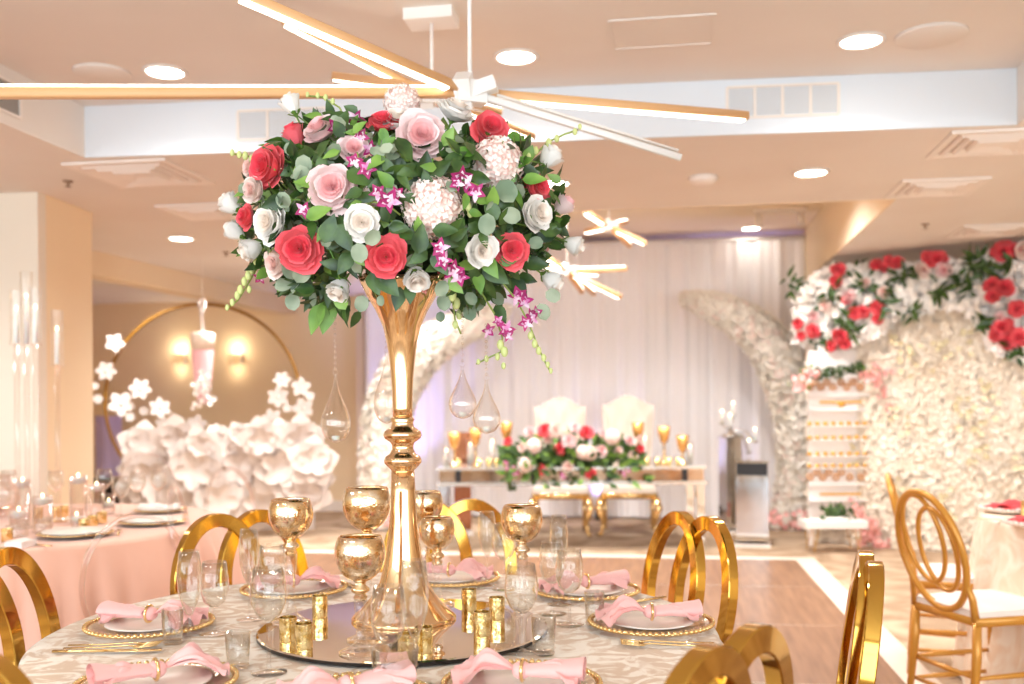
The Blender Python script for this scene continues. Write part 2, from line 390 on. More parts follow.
# ------------------------------------------------------------------ ceiling fixtures
def downlight(px, py, z, r=.075, w=34, label='', blend=.8):
    p = G(px, py, z); t = thing('ceiling_downlight', label, 'ceiling light', (p.x, p.y, z))
    b = MB(); b.shell([(r, -.001), (r*1.22, -.001), (r*1.25, -.008), (r*1.05, -.012), (r, -.008), (r, -.001)], 28); b.build('trim_ring', 'white_plastic', t)
    b = MB(); b.lathe([(0.0001, -.006), (r, -.006)], 28); b.f = b.f[:-1]; b.m = b.m[:-1]; b.sm = b.sm[:-1]; b.build('lamp_disc', 'lamp_disc', t)
    ld = bpy.data.lights.new('downlight_or_fill', 'SPOT'); ld.energy = w*1.3; ld.color = (1, .99, .98); ld.spot_size = rad(150); ld.spot_blend = blend; ld.shadow_soft_size = .07
    link('downlight_or_fill', ld, None, (p.x, p.y, z-.04)); return t
downlight(165, 71, Z2, .085, label='recessed downlight in the tray ceiling above the left end of the long light bar')
downlight(516, 56, Z2, .085, label='recessed downlight in the tray ceiling just past the white hub of the big chandelier')
downlight(861, 40, Z2, .085, label='recessed downlight in the tray ceiling beside the flat round speaker, right side')
downlight(811, 172, Z1, .085, label='recessed downlight in the low ceiling under the four-section white grille')
downlight(181, 238, Z1, .085, label='recessed downlight in the low ceiling near the tan dropped beam')
downlight(554, 183, Z1, .085, label='recessed downlight in the low ceiling peeping past the tall centrepiece roses')
downlight(751, 228, Z3, .09, .3, label='recessed downlight in the rear recess above the white curtain')
# added spot lamps without fixtures, brightening the room, curtain, arches and flower wall
for x, y, z, w in ((-3.2, 1.0, Z1, 40), (4.2, 1.5, Z1, 40), (-1.6, .2, Z2, 22), (1.8, .2, Z2, 22), (-4.5, 4.2, Z1, 45), (4.6, 5.2, Z1, 42), (3.4, 6.6, Z1, 12), (-3.7, 8.4, Z1, 105), (-5.2, 9.0, Z1, 85), (2.3, 7.3, Z1, 52), (1.7, 8.0, Z3, 100), (-2.6, 9.6, Z1, 45), (-1.4, 8.1, Z3, 155), (.6, 8.1, Z3, 150), (-.4, 7.6, Z3, 60), (-5.4, 7.6, Z1, 50), (-2.4, 7.2, Z1, 45), (2.7, 5.4, Z1, 40)):
    ld = bpy.data.lights.new('downlight_or_fill', 'SPOT'); ld.energy = w*1.3; ld.color = (1, .99, .98); ld.spot_size = rad(150); ld.spot_blend = .8; ld.shadow_soft_size = .12
    link('downlight_or_fill', ld, None, (x, y, z-.05))
def round_speaker(px, py, z, r, label):
    p = G(px, py, z); b = MB(); b.lathe([(r, 0), (r, -.008), (r*.93, -.014), (.0001, -.018)], 32)
    o = b.build('ceiling_speaker', 'ceiling_paint'); o.location = (p.x, p.y, z); tag(o, label, 'ceiling speaker')
round_speaker(102, 72, Z2, .13, 'flat round ceiling speaker left of the first downlight in the tray')
round_speaker(931, 35, Z2, .15, 'flat round ceiling speaker beside the downlight at the right of the tray')
b = MB(); b.lathe([(.085, 0), (.085, -.02), (.06, -.04), (.0001, -.045)], 28); o = b.build('ceiling_smoke_detector', 'white_plastic'); p = G(703, 177, Z1); o.location = (p.x, p.y, Z1); tag(o, 'round white smoke detector on the low ceiling between chandelier arm and downlight', 'smoke detector')
def diffuser(px, py, z, s, label, rz=0):
    p = G(px, py, z); t = thing('ceiling_vent', label, 'air vent', (p.x, p.y, z), rz)
    b = MB(); q = s*.7071
    prof = [(q, -.001), (q, -.014), (q*.90, -.016), (q*.80, -.003), (q*.78, -.003), (q*.74, -.020), (q*.62, -.003), (q*.60, -.003), (q*.56, -.024), (q*.42, -.003), (q*.40, -.003), (q*.36, -.026), (q*.2, -.010), (.0001, -.010)]
    b.lathe(prof, 4, X=Matrix.Rotation(PI/4, 4, 'Z'), smooth=False); b.build('louvre', 'white_plastic', t)
    b = MB()
    for e in (.79, .61, .41): b.shell([(q*(e+.012), -.0035), (q*(e-.012), -.0035)], 4, X=Matrix.Rotation(PI/4, 4, 'Z'))
    b.build('slot_shade', 'duct_dark', t); return t  # brown strips between louvres; slot shade put into the colour
diffuser(142, 173, Z1, .60, 'square ceiling diffuser left of the tall centrepiece, below the white riser')
diffuser(208, 211, Z1, .5, 'pale ceiling diffuser half hidden behind the white roses of the tall centrepiece')
diffuser(992, 142, Z1, .52, 'square ceiling diffuser closest to the right end of the white riser')
diffuser(936, 187, Z1, .50, 'square ceiling diffuser in the middle of the three right-hand ones')
diffuser(990, 230, Z1, .52, 'square ceiling diffuser just above the coral flowers of the flower wall')
def grille(p0, p1, cells, label):
    d = (p1-p0); L = d.length; d.normalize(); rz = math.atan2(d.y, d.x)
    t = thing('riser_vent', label, 'air vent', (p0+p1)/2, rz)
    b = MB(); h = .15
    b.box((0, -.008, h/2), (L, .012, .012)); b.box((0, -.008, -h/2), (L, .012, .012))
    for k in range(cells+1): b.box((-L/2+L*k/cells, -.008, 0), (.014, .012, h))
    b.build('frame', 'trim_white', t)
    b = MB()
    for k in range(12): b.box((0, -.006, -h/2+h*(k+.5)/12), (L*.98, .005, .004), X=None)
    b.box((0, -.001, 0), (L, .004, h)); b.build('slats', 'grille', t)
def on_riser(px, z):
    n = Vector((-(rr-rl).y, (rr-rl).x, 0)); ray = cam_rot @ Vector(((px-CX)/F, 0, -1)); tt = (rl-CAM).dot(n)/ray.dot(n); q = CAM+ray*tt; q.z = z
    return q - n.normalized()*.004
grille(on_riser(729, 2.755), on_riser(840, 2.755), 4, 'white four-section air grille in the riser, right of the chandelier')
grille(on_riser(241, 2.735), on_riser(330, 2.735), 3, 'white air grille in the riser partly hidden behind the tall centrepiece')
p = G(5, 104, 2.72); grille(Vector((rl.x+.012, p.y-.35, 2.73)), Vector((rl.x+.01, p.y+.02, 2.73)), 2, 'air grille on the side riser, cut off at the left edge of the photo')
for px, py, z, lab in ((68, 181, Z1, 'left of the square diffuser'), (226, 252, Z1, 'beside the left white roses'), (925, 224, Z1, 'above the flower wall')):
    p = G(px, py, z); b = MB(); b.lathe([(.03, 0), (.028, -.006), (.01, -.01), (.008, -.03), (.02, -.034), (.0001, -.036)], 14)
    o = b.build('ceiling_sprinkler', 'duct_dark'); o.location = (p.x, p.y, z); tag(o, 'small dark sprinkler head in the low ceiling '+lab, 'sprinkler')
# access hatch
q = [G(x, y, Z2) for x, y in ((609, 14), (716, 10), (712, 48), (612, 52))]
b = MB(); c = sum(q, Vector())/4; wd = (q[1]-q[0]).length; dp = (q[3]-q[0]).length*.75
for x in (-wd/2, wd/2): b.box((x, 0, -.003), (.012, dp, .006))
for y in (-dp/2, dp/2): b.box((0, y, -.003), (wd, .012, .006))
b.box((0, 0, -.001), (wd, dp, .002)); o = b.build('ceiling_hatch', 'ceiling_paint'); o.location = (c.x, c.y, Z2); tag(o, 'flush square access hatch in the tray ceiling', 'access hatch')
# projector-like fixture in recess
t = thing('ceiling_track_light', 'small white twin-head track light in the rear recess', 'ceiling light', G(780, 208, Z3-.0)); t.location.y = max(t.location.y, yrec+.4); t.location.z = Z3
b = MB(); b.box((0, 0, -.02), (.5, .05, .04)); b.build('track', 'white_plastic', t)
for s in (-1, 1): b = MB(); b.lathe([(.03, 0), (.04, -.12), (.03, -.125), (.0001, -.1)], 12, c=(s*.2, 0, -.05)); b.build('lamp_head', 'white_plastic', t)

# ------------------------------------------------------------------ chandeliers
def bar(t, a, c, s=.030, led='down', on=True, tip=.3, k=1):
    a = Vector(a); c = Vector(c); d = (c-a); L = d.length; d.normalize()
    up = (Vector((0, 0, 1))-d*d.z).normalized(); sd = d.cross(up)
    pale = led == 'pale'; led = 'up' if pale else led
    off = {'down': -up, 'up': up, 'left': -sd, 'right': sd}[led]
    b = MB(); b.band([a, c], s*(.7 if pale else 1), s*(.7 if pale else 1), up=up, closed=False, ch=.12); o = b.build('light_bar', 'white_metal' if pale else 'wood_bar', t)
    b = MB(); q = off*(s/2+.003*k); tk = .006*k if led == 'up' else .0055*k; q = off*(s/2+tk*.5); b.band([a+d*.05+q, c-d*.015+q], tk, s*.9, up=up, closed=False, ch=.1)
    b.build('led_strip', 'led' if on else 'white_plastic', o)
def chandelier(hub, ceil, bars, label, hs=.088, s=.03, rodx=0):
    t = thing('chandelier', label, 'chandelier', hub)
    b = MB(); b.box((0, 0, 0), (hs*1.1, hs*.7, hs*.8), X=Matrix.Rotation(.5, 4, 'Z')); b.box((hs*.35, 0, -.0), (hs*1.3, hs*.6, hs*.5), X=Matrix.Rotation(-.3, 4, 'Y')); b.box((-.2*hs, 0, hs*.1), (hs*.6, hs*.9, hs*1.1), X=Matrix.Rotation(.6, 4, 'X')); b.build('hub', 'white_metal', t)
    b = MB(); b.tube([(0, 0, hs*.3), (0, 0, ceil-hub.z-.02)], .007); b.build('rod', 'white_metal', t)
    b = MB(); b.box((0, 0, ceil-hub.z-.02), (.20, .14, .05)); b.build('canopy', 'white_metal', t)
    for end, led, on in bars:
        e = end-hub; st = e.normalized()*hs*.4; bar(t, st, e, s, led, on, k=s/.03)
    return t
hA = P(470, 93, 3.2)
chandelier(hA, Z2, [(P(236, -8, 2.75), 'down', True), (P(-60, 93, 2.75), 'up', True), (P(747, 116, 3.55), 'down', True), (P(681, 158, 3.2), 'pale', False), (P(335, 76, 3.9), 'down', True)], 'large wood and LED stick chandelier with white hub above the tall centrepiece')
hB = P(432, 96, 4.05)
chandelier(hB, Z2, [(P(283, 20, 3.9), 'down', True), (P(533, 137, 4.5), 'down', True), (P(352, 93, 3.9), 'up', True), (P(500, 112, 4.3), 'down', False)], 'second stick chandelier directly behind the large one, hung from the square white canopy')
hC = P(609, 226, 8.2)
chandelier(hC, Z3, [(P(585, 211, 8.0), 'down', True), (P(646, 243, 8.1), 'down', True), (P(586, 231, 8.8), 'down', True), (P(626, 222, 8.8), 'up', True), (P(630, 246, 8.6), 'up', True)], 'small stick chandelier in the rear recess, upper of the distant pair', .08, .038)
hD = P(567, 271, 8.2)
chandelier(hD, Z3, [(P(540, 253, 8.0), 'down', True), (P(621, 297, 8.0), 'down', True), (P(597, 273, 8.8), 'down', True), (P(626, 269, 8.5), 'up', True), (P(582, 292, 8.6), 'up', True), (P(521, 257, 8.6), 'down', True), (P(594, 294, 9.0), 'up', True)], 'small stick chandelier before the white curtain, lower of the distant pair', .08, .038)
# ------------------------------------------------------------------ flower meshes
def petal_patch(b, r0, r1, z0, z1, th, W, curl, mi, nu=4, nv=4, notch=.25, wob=0, rr_=R):
    w1 = rr_.uniform(-wob, wob)
    def fn(u, v):
        uu = (u-.5)*2; wv = W*(.45+.55*sin(min(1, v*1.25)*PI/2))
        vv = v*(1-notch*abs(uu)**3)
        a = th+uu*wv
        q = r0+(r1-r0)*(sin(vv*PI/2)**.8)+curl*max(0, vv-.7)*3*(1-.2*abs(uu))
        z = z0+(z1-z0)*vv-curl*1.2*max(0, vv-.75)**1.3+w1*vv
        q *= 1+.03*sin(uu*5+th*3)*vv
        return (q*cos(a), q*sin(a), z)
    b.grid(fn, nu, nv, mi)
def rose_mesh(name, mats, seed, openness=1.0, q=4):
    r_ = random.Random(seed); b = MB()
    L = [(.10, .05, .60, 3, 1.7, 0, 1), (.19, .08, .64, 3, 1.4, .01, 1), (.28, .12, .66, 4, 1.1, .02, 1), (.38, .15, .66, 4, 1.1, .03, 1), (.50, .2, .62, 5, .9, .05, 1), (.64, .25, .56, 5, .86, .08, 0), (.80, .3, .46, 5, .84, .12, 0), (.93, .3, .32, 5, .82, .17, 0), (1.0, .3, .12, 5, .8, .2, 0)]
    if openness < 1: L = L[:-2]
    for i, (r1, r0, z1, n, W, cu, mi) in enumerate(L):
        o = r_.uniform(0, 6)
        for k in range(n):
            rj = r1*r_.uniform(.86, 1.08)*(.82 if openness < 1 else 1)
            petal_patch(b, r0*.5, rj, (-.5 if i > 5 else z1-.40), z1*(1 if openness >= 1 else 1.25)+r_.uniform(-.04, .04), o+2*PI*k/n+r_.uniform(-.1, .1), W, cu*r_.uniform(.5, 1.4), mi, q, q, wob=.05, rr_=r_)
    return b.mesh(name, mats)
def calyx_mesh():
    b = MB()
    for k in range(5): petal_patch(b, .05, .42, -.62, -.30, k*2*PI/5, .45, .1, 0, 2, 3)
    b.tube([(0, 0, -.5), (0, 0, -1.1)], .06, 6); b.ball((0, 0, -.55), .16, 6)
    return b.mesh('calyx', 'leaf_bright')
def hydrangea_mesh(seed, n=330):
    r_ = random.Random(seed); b = MB(); b.ball((0, 0, -.02), .86, 10, 1)
    for i in range(n):
        z = 1-2*(i+.5)/n
        if z < -.6: continue
        a = i*2.39996; s = math.sqrt(1-z*z); nn = Vector((s*cos(a), s*sin(a), z))
        X = align(nn*.88*r_.uniform(.95, 1.06), nn+Vector([r_.uniform(-.45, .45) for _ in range(3)]), r_.uniform(0, 6), .105)
        for k in range(4):
            t = k*PI/2; c, d = cos(t), sin(t)
            vs = [(0, 0, 0), (.5*c-.5*d, .5*d+.5*c, .12), (1.1*c, 1.1*d, .25), (.5*c+.5*d, .5*d-.5*c, .12)]
            b.add(vs, [(0, 3, 2, 1)], 0, True, X)
    return b.mesh('hydrangea', ['blush', 'blush_in'])
def leaf(b, X, L=1, W=.5, mi=0, fold=.15, droop=.15, rnd=False, nu=2, nv=4):
    def fn(u, v):
        uu = (u-.5)*2
        w = W*(math.sqrt(max(0, 1-(2*v-1)**2)) if rnd else sin(PI*v**.75)**.9*(1-.25*v))
        return (uu*w*.5, v*L, abs(uu)*w*fold-droop*L*v*v)
    b.grid(fn, nu, nv, mi, True, X)
def orchid(b, X, pm=0, wm=1):
    for k in range(5):
        t = k*2*PI/5+PI/2
        Y = X @ Matrix.Rotation(t-PI/2, 4, 'Z') @ Matrix.Rotation(rad(12), 4, 'X')
        leaf(b, Y, .62, .46 if k % 2 else .36, pm if k else wm, .12, .1)
        leaf(b, Y @ Matrix.Translation((0, 0, .02)), .36, .3, wm, .12, .1, nv=3)
    leaf(b, X @ Matrix.Rotation(PI, 4, 'Z') @ Matrix.Rotation(rad(40), 4, 'X'), .42, .34, pm, .5, .3)
    b.ball((0, 0, .08), .09, 5, wm, X=X)
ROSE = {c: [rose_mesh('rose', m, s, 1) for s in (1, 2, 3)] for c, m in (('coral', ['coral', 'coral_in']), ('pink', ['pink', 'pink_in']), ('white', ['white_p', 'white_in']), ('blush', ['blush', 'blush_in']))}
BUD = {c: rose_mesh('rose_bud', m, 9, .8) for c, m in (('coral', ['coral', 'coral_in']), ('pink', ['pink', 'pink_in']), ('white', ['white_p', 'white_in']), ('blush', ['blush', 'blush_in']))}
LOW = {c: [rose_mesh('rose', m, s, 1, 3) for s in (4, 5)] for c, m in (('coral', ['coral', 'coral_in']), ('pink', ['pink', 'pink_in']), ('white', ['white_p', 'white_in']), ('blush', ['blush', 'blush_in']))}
CALYX = calyx_mesh(); HYD = [hydrangea_mesh(1), hydrangea_mesh(2)]

# ------------------------------------------------------------------ main table
D0 = 2.30; TZ = .76
tc_ = GF(383, 2.36); TR = .775
t = thing('round_table', 'round banquet table under the ivory damask cloth in the centre', 'table', (tc_.x, tc_.y, 0))
b = MB(); b.lathe([(TR-.03, .715), (TR-.01, .72), (TR-.01, .745), (TR-.03, .75)], 64); b.build('tabletop', 'white_plastic', t, 40)
b = MB(); b.lathe([(.26, 0), (.26, .02), (.05, .05), (.045, .715)], 24); b.build('pedestal', 'black', t)
def cloth(name, c, r, z, m, label, folds=14, low=.03, seed=0, amp=.05):
    r_ = random.Random(seed); p1, p2 = r_.uniform(0, 6), r_.uniform(0, 6)
    prof = [(0.0001, z), (r*.5, z), (r*.9, z), (r-.012, z), (r, z-.006), (r+.004, z-.02)]
    n = 160; vs = []; rows = prof+[(r+.012+.012*k, z-.02-(z-low-.02)*(k/7.0)) for k in range(1, 8)]
    for j, (q, zz) in enumerate(rows):
        dd = max(0, (z-.02-zz)/(z-low))
        for k in range(n):
            a = 2*PI*k/n
            w = (abs(sin(a*folds+p1+.5*sin(a*5)))*1.1-.5+sin(a*round(folds*1.7)+p2+dd)*.3+sin(a*round(folds*.5)+p2)*.3)
            rr2 = q+amp*(w+.5)*dd**.6
            vs.append((rr2*cos(a), rr2*sin(a), zz))
    fs = [(j*n+k, j*n+(k+1) % n, (j+1)*n+(k+1) % n, (j+1)*n+k) for j in range(len(rows)-1) for k in range(n)]
    b = MB(); b.add(vs, [tuple(reversed(f)) for f in fs])
    o = b.build(name, m); o.location = (c[0], c[1], 0)
    return tag(o, label, 'tablecloth')
cloth('tablecloth', tc_, TR, TZ, 'damask', 'ivory and taupe damask cloth on the central round table', seed=1, low=.50, amp=.02)

mc = G(404, 405+(CAMZ-.772)/D0*1000+.5, .772)
MZ = .774
b = MB(); b.lathe([(.322, .002), (.33, .004), (.33, .011), (.326, .0135), (.0001, .0135)], 96); b.X = None
t = thing('round_mirror', 'large round table mirror with dark edge under the gold vase', 'mirror', (mc.x, mc.y, TZ+.0005))
b.sm = [False]*len(b.sm); b.m = [1 if i < 96*2 else 0 for i in range(len(b.m))]; b.build('mirror_plate', ['mirror', 'mirror_side'], t)

# vase
vc = G(404, 619, MZ); VX, VY = vc.x, vc.y
t = thing('trumpet_vase', 'tall rose-gold metal trumpet vase standing on the round mirror', 'vase', (VX, VY, MZ))
prof = [(.122, 0), (.124, .004), (.119, .011), (.098, .030), (.074, .058), (.0565, .090), (.0445, .140), (.037, .19), (.0325, .24), (.0295, .30), (.027, .352)]
b = MB(); b.lathe(prof, 64); b.build('flared_base', 'gold_rose', t)
b = MB(); b.lathe([(.026, .350), (.028, .354), (.036, .362), (.043, .371), (.044, .377), (.040, .386), (.031, .392), (.0285, .398), (.0255, .404), (.0255, .412), (.028, .418), (.031, .421), (.041, .428), (.045, .436), (.043, .444), (.034, .452), (.027, .456), (.0255, .466), (.029, .474), (.0235, .480)], 40, rmod=lambda a, z: 1+.035*sin(a*16)*(1 if (.362 < z < .39 or .425 < z < .447) else 0)); b.build('collar', 'gold_rose', t)
b = MB(); b.lathe([(.023, .478), (.0235, .50), (.0245, .54), (.027, .578), (.031, .62), (.036, .655), (.044, .693), (.060, .731), (.079, .765), (.092, .795), (.099, .812), (.096, .810), (.076, .767), (.055, .73), (.038, .69), (.02, .65)], 64, rmod=lambda a, z: 1+.045*abs(sin(a*5))*max(0, (z-.66)/.15)); b.build('trumpet_bowl', 'gold_rose', t)
VT = MZ+.81
def proj(p):
    q = cam_rot.transposed() @ (Vector(p)-CAM); return CX+q.x/-q.z*F, CY-q.y/-q.z*F, -q.z

# tall arrangement
AC = P(400, 212, 2.34); AC = Vector((VX, VY, AC.z)); AC = P(399, 214, (P(0,0,1)-CAM).length*0+2.36)
AX, AY, AZ = .385, .30, .245
vb = (CAM-AC).normalized(); right = (cam_rot @ Vector((1, 0, 0))).normalized()
fr = Vector((vb.x, vb.y, 0)).normalized()
arr = thing('tall_floral_arrangement', 'big overflowing arrangement of coral, pink and white roses on the tall gold vase', 'flower arrangement', (VX, VY, VT-.03))
base = Vector(arr.location)
def loc(p): return p-base
def ell(a, b2, c): return AC+right*a*AX+fr*b2*AY+Vector((0, 0, 1))*c*AZ
def at(px, py, k=1.0):           # point on the round front of the arrangement
    p0 = P(px, py, 2.36); d = p0-AC; a = d.dot(right)/AX; c = d.z/AZ; rho = math.sqrt(a*a+c*c)
    dep = .82*math.sqrt(max(0, 1-rho*rho))*AY*k
    p = P(px, py, 2.36-dep)
    nrm = (right*(a/AX*.35)+Vector((0, 0, 1))*(c/AZ*.22)+fr*(math.sqrt(max(0.02, 1-min(1, rho)**2))/AY*.45)).normalized()
    return p, nrm, rho
b = MB(); b.ball((0, 0, 0), 1, 14, sq=(AX*.58, AY*.60, AZ*.54)); X = Matrix.Translation(loc(AC)) @ Matrix.Rotation(YAW, 4, 'Z')
b.v = [tuple(X @ Vector(v_)) for v_ in b.v]; b.lathe([(.085, 0), (.085, .06), (.05, .1)], 24); b.build('foam_core', 'foam', arr)
flowers = [  # kind, px, py, r px, mode (face / side), tilt
 ('white', 292, 107, 12, 's'), ('pink', 321, 131, 16, 'h'), ('coral', 296, 138, 13, 's'), ('coral', 268, 167, 19, 'l'), ('pink', 354, 149, 13, 'f'),
 ('pink', 332, 188, 21, 'f'), ('blush', 252, 168, 11, 'l'), ('blush', 254, 190, 12, 'l'), ('white', 233, 206, 13, 's'), ('coral', 383, 123, 13, 'h'),
 ('white', 397, 121, 14, 'h'), ('pink', 422, 137, 22, 'f'), ('white', 455, 112, 17, 'h'), ('coral', 490, 129, 17, 'f'), ('white', 548, 160, 14, 's'),
 ('coral', 537, 188, 13, 'h'), ('white', 536, 215, 16, 'h'), ('pink', 561, 207, 12, 's'), ('white', 362, 223, 15, 'f'), ('coral', 386, 257, 18, 'f'),
 ('coral', 300, 249, 20, 'f'), ('white', 271, 223, 17, 'h'), ('coral', 247, 217, 11, 'h'), ('white', 237, 233, 12, 's'), ('white', 254, 248, 13, 's'),
 ('blush', 277, 263, 13, 'h'), ('white', 341, 287, 13, 's'), ('white', 416, 275, 14, 's'), ('white', 481, 251, 14, 'h'), ('coral', 511, 250, 16, 'f'),
 ('white', 571, 244, 12, 's'), ('white', 550, 279, 13, 's')]
i = 0; FL = []
for c, px, py, r, mode in flowers:
    p, n_, rho = at(px, py, 1.12 if mode in 'fh' else 1.0)
    toc = (CAM-p).normalized()
    out = (p-AC).normalized()
    if mode == 'f': d = (toc*1.0+n_*.55+Vector((0, 0, .12))).normalized()
    elif mode == 'h': d = (toc*.45+out*.8+Vector((0, 0, .25))).normalized()
    elif mode == 'l': d = (toc*.75+out*.9+Vector((0, 0, -.05))).normalized()
    else: d = (toc*.12+out*.7+Vector((0, 0, .55 if py < 240 else -.15))).normalized()
    s = r*2.36/1000*(1.0 if mode == 'f' else 1.06); FL.append((proj(p)[0], proj(p)[1], r, (p-CAM).length))
    me = BUD[c] if mode == 's' else ROSE[c][i % 3]
    if mode == 's': s *= 1.22
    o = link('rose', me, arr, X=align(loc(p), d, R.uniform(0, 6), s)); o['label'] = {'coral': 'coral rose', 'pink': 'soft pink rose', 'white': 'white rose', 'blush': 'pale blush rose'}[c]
    link('calyx', CALYX, o); i += 1
# roses at the back and top so that it is round
for k in range(30):
    a = R.uniform(0, 2*PI); z = R.uniform(-.5, .85); s_ = math.sqrt(1-z*z)
    v_ = (cos(a)*s_, sin(a)*s_, z)
    if v_[1] > -.15: continue
    p = ell(v_[0]*.95, v_[1]*.95, v_[2]*.85); c = R.choice(['coral', 'pink', 'white', 'white'])
    o = link('rose', LOW[c][k % 2], arr, X=align(loc(p), p-AC, R.uniform(0, 6), .038)); o['label'] = {'coral': 'coral rose', 'pink': 'soft pink rose', 'white': 'white rose'}[c]
for px, py, r, k in ((433, 207, 30, 0), (497, 164, 27, 1), (402, 103, 20, 0), (374, 196, 12, 1)):
    p, n_, rho = at(px, py, 1.05); FL.append((px, py, r, (p-CAM).length-.02))
    toc = (CAM-p).normalized(); o = link('hydrangea', HYD[k], arr, X=align(loc(p)-toc*.03, toc+n_*.5, k, r*2.36/1000*1.02)); o['label'] = 'blush hydrangea head'
# orchids
def spray(pts, n, r, name='orchid_spray', buds=3, dup_=0):
    b = MB(); st = MB(); L = len(pts); P3 = []
    for (px, py, dd) in pts:
        p, n_, _ = at(px, py); P3.append(loc(p)+fr*dd)
    return P3
def orchid_spray(pts, blooms, label='magenta and white orchid spray', buds=()):
    P3 = [loc(at(px, py)[0]+fr*dd) for px, py, dd in pts]
    root = MB(); root.tube(P3, .0022, 6); o = root.build('orchid_spray', 'stem_green', arr); o['label'] = label
    for px, py, s in blooms:
        p, n_, _ = at(px, py, 1.1); bb = MB(); toc = (CAM-p).normalized()
        d = (toc+Vector([R.uniform(-.5, .5) for _ in range(3)])).normalized()
        orchid(bb, align(loc(p)+fr*.03, d, R.uniform(0, 6), s*.0042)); bb.build('orchid_bloom', ['magenta', 'orchid_white'], o)
    for px, py, s in buds:
        p, n_, _ = at(px, py, 1.0); bb = MB(); bb.ball(loc(p)+fr*.012, s*.0024, 6, 0, (1, .8, 1.5)); bb.build('orchid_bud', 'bud_green', o)
orchid_spray([(380, 200, 0), (360, 165, .02), (352, 135, .03), (340, 110, .02), (322, 97, 0), (308, 96, 0)], [(335, 131, 9), (341, 134, 7), (357, 122, 9), (361, 140, 8), (370, 152, 8), (355, 165, 8), (367, 172, 9)], buds=[(347, 122, 2), (333, 103, 2.4), (326, 99, 2.4), (318, 97, 2.2), (308, 96, 2), (329, 110, 2)])
orchid_spray([(400, 215, 0), (385, 205, .03), (370, 205, .03), (362, 212, .02)], [(389, 203, 11), (378, 196, 8), (398, 196, 7)], buds=[(368, 205, 3), (363, 212, 3), (372, 212, 3), (366, 198, 3)])
orchid_spray([(430, 215, 0), (450, 200, .02), (465, 185, .04), (478, 190, .04)], [(460, 181, 11), (466, 186, 9), (475, 195, 9), (456, 187, 7)], buds=[(466, 201, 3.4), (468, 208, 3), (470, 214, 3)])
orchid_spray([(430, 240, 0), (440, 255, .03), (452, 275, .03), (452, 300, .02), (455, 320, 0), (461, 334, 0)], [(440, 250, 9), (443, 263, 9), (452, 272, 10), (459, 279, 9)], buds=[(452, 296, 4), (456, 304, 4), (459, 315, 3.5), (455, 325, 3), (449, 288, 3)])
orchid_spray([(500, 280, 0), (515, 300, .02), (527, 322, .02), (536, 342, 0), (543, 358, 0), (550, 371, 0)], [(516, 297, 10), (523, 303, 9), (531, 318, 9), (524, 324, 8), (535, 314, 7)], buds=[(530, 336, 3), (534, 344, 3), (538, 351, 2.8), (543, 358, 2.6), (547, 365, 2.2), (550, 371, 2)])
orchid_spray([(480, 290, 0), (494, 315, .02), (502, 338, .01), (501, 352, 0), (488, 358, 0), (476, 364, 0)], [(488, 332, 8), (505, 330, 9), (507, 336, 7), (497, 322, 6)], buds=[(500, 345, 3.6), (504, 352, 3.6), (497, 357, 2.6), (486, 359, 2.4), (478, 362, 2), (503, 366, 2.4)])
orchid_spray([(290, 235, 0), (272, 252, .02), (258, 268, .01), (248, 284, 0), (238, 300, 0), (228, 308, 0)], [(262, 279, 7), (305, 213, 8)], buds=[(256, 262, 2.4), (252, 270, 3.4), (249, 276, 3.4), (245, 282, 3.2), (241, 290, 3.2), (238, 296, 3), (233, 303, 2.6), (228, 308, 2.2), (250, 290, 2.6)])
orchid_spray([(275, 170, 0), (258, 160, 0), (245, 155, 0), (232, 154, 0)], [], buds=[(246, 157, 3), (240, 156, 2.6), (233, 154, 2.4), (252, 160, 2.6)], label='pale green orchid bud tip')
orchid_spray([(520, 175, 0), (535, 155, .01), (548, 142, 0), (565, 134, 0), (578, 130, 0)], [], buds=[(528, 157, 3), (535, 152, 3), (548, 144, 3), (556, 140, 2.6), (574, 133, 2.4), (579, 128, 2)], label='pale green orchid bud tip')
# foliage
fd, fe, fb2 = MB(), MB(), MB()
def addleaf(b, p, out, L, W, rnd, spread=.9):
    pw = p+base; x_, y_, _ = proj(pw+out*L*.3); dc = (pw-CAM).length
    if y_ < 108 or any(math.hypot(x_-fx, y_-fy) < fr_*1.05+2 and dc < fd_+.004 for fx, fy, fr_, fd_ in FL): return
    tg = Vector([R.uniform(-1, 1) for _ in range(3)]); tg = (tg-out*tg.dot(out)).normalized(); fc_ = max(0, out.dot(fr))
    d = (out*(.9-.6*fc_)+tg*(.45+.55*fc_)).normalized()
    nn = (fr*.5+out*.8+Vector([R.uniform(-.55, .55) for _ in range(3)]))
    nn = (nn-d*nn.dot(d)).normalized(); x = d.cross(nn)
    X = Matrix((x, d, nn)).transposed().to_4x4(); X.translation = p
    leaf(b, X, L, W, 0, .12, R.uniform(0, .35), rnd)
for k in range(2600):
    a = R.uniform(0, 2*PI); z = R.uniform(-1, .92); s_ = math.sqrt(1-z*z); q = R.uniform(.66, .98)
    p = ell(cos(a)*s_*q, sin(a)*s_*q, z*q); out = (p-AC).normalized()
    kk = R.random(); ppx, ppy, _ = proj(p)
    if 350 < ppx < 448 and ppy > 268 and kk > .03: continue
    if ppy > 262 and (p-AC).dot(fr) > 0 and 355 < ppx < 440: continue
    if kk < .68: addleaf(fd, loc(p), out, R.uniform(.034, .06), R.uniform(.022, .036), False)
    elif kk < .82: addleaf(fe, loc(p), out, R.uniform(.022, .036), R.uniform(.022, .034), True)
    else: addleaf(fb2, loc(p), out, R.uniform(.03, .055), R.uniform(.022, .034), False)
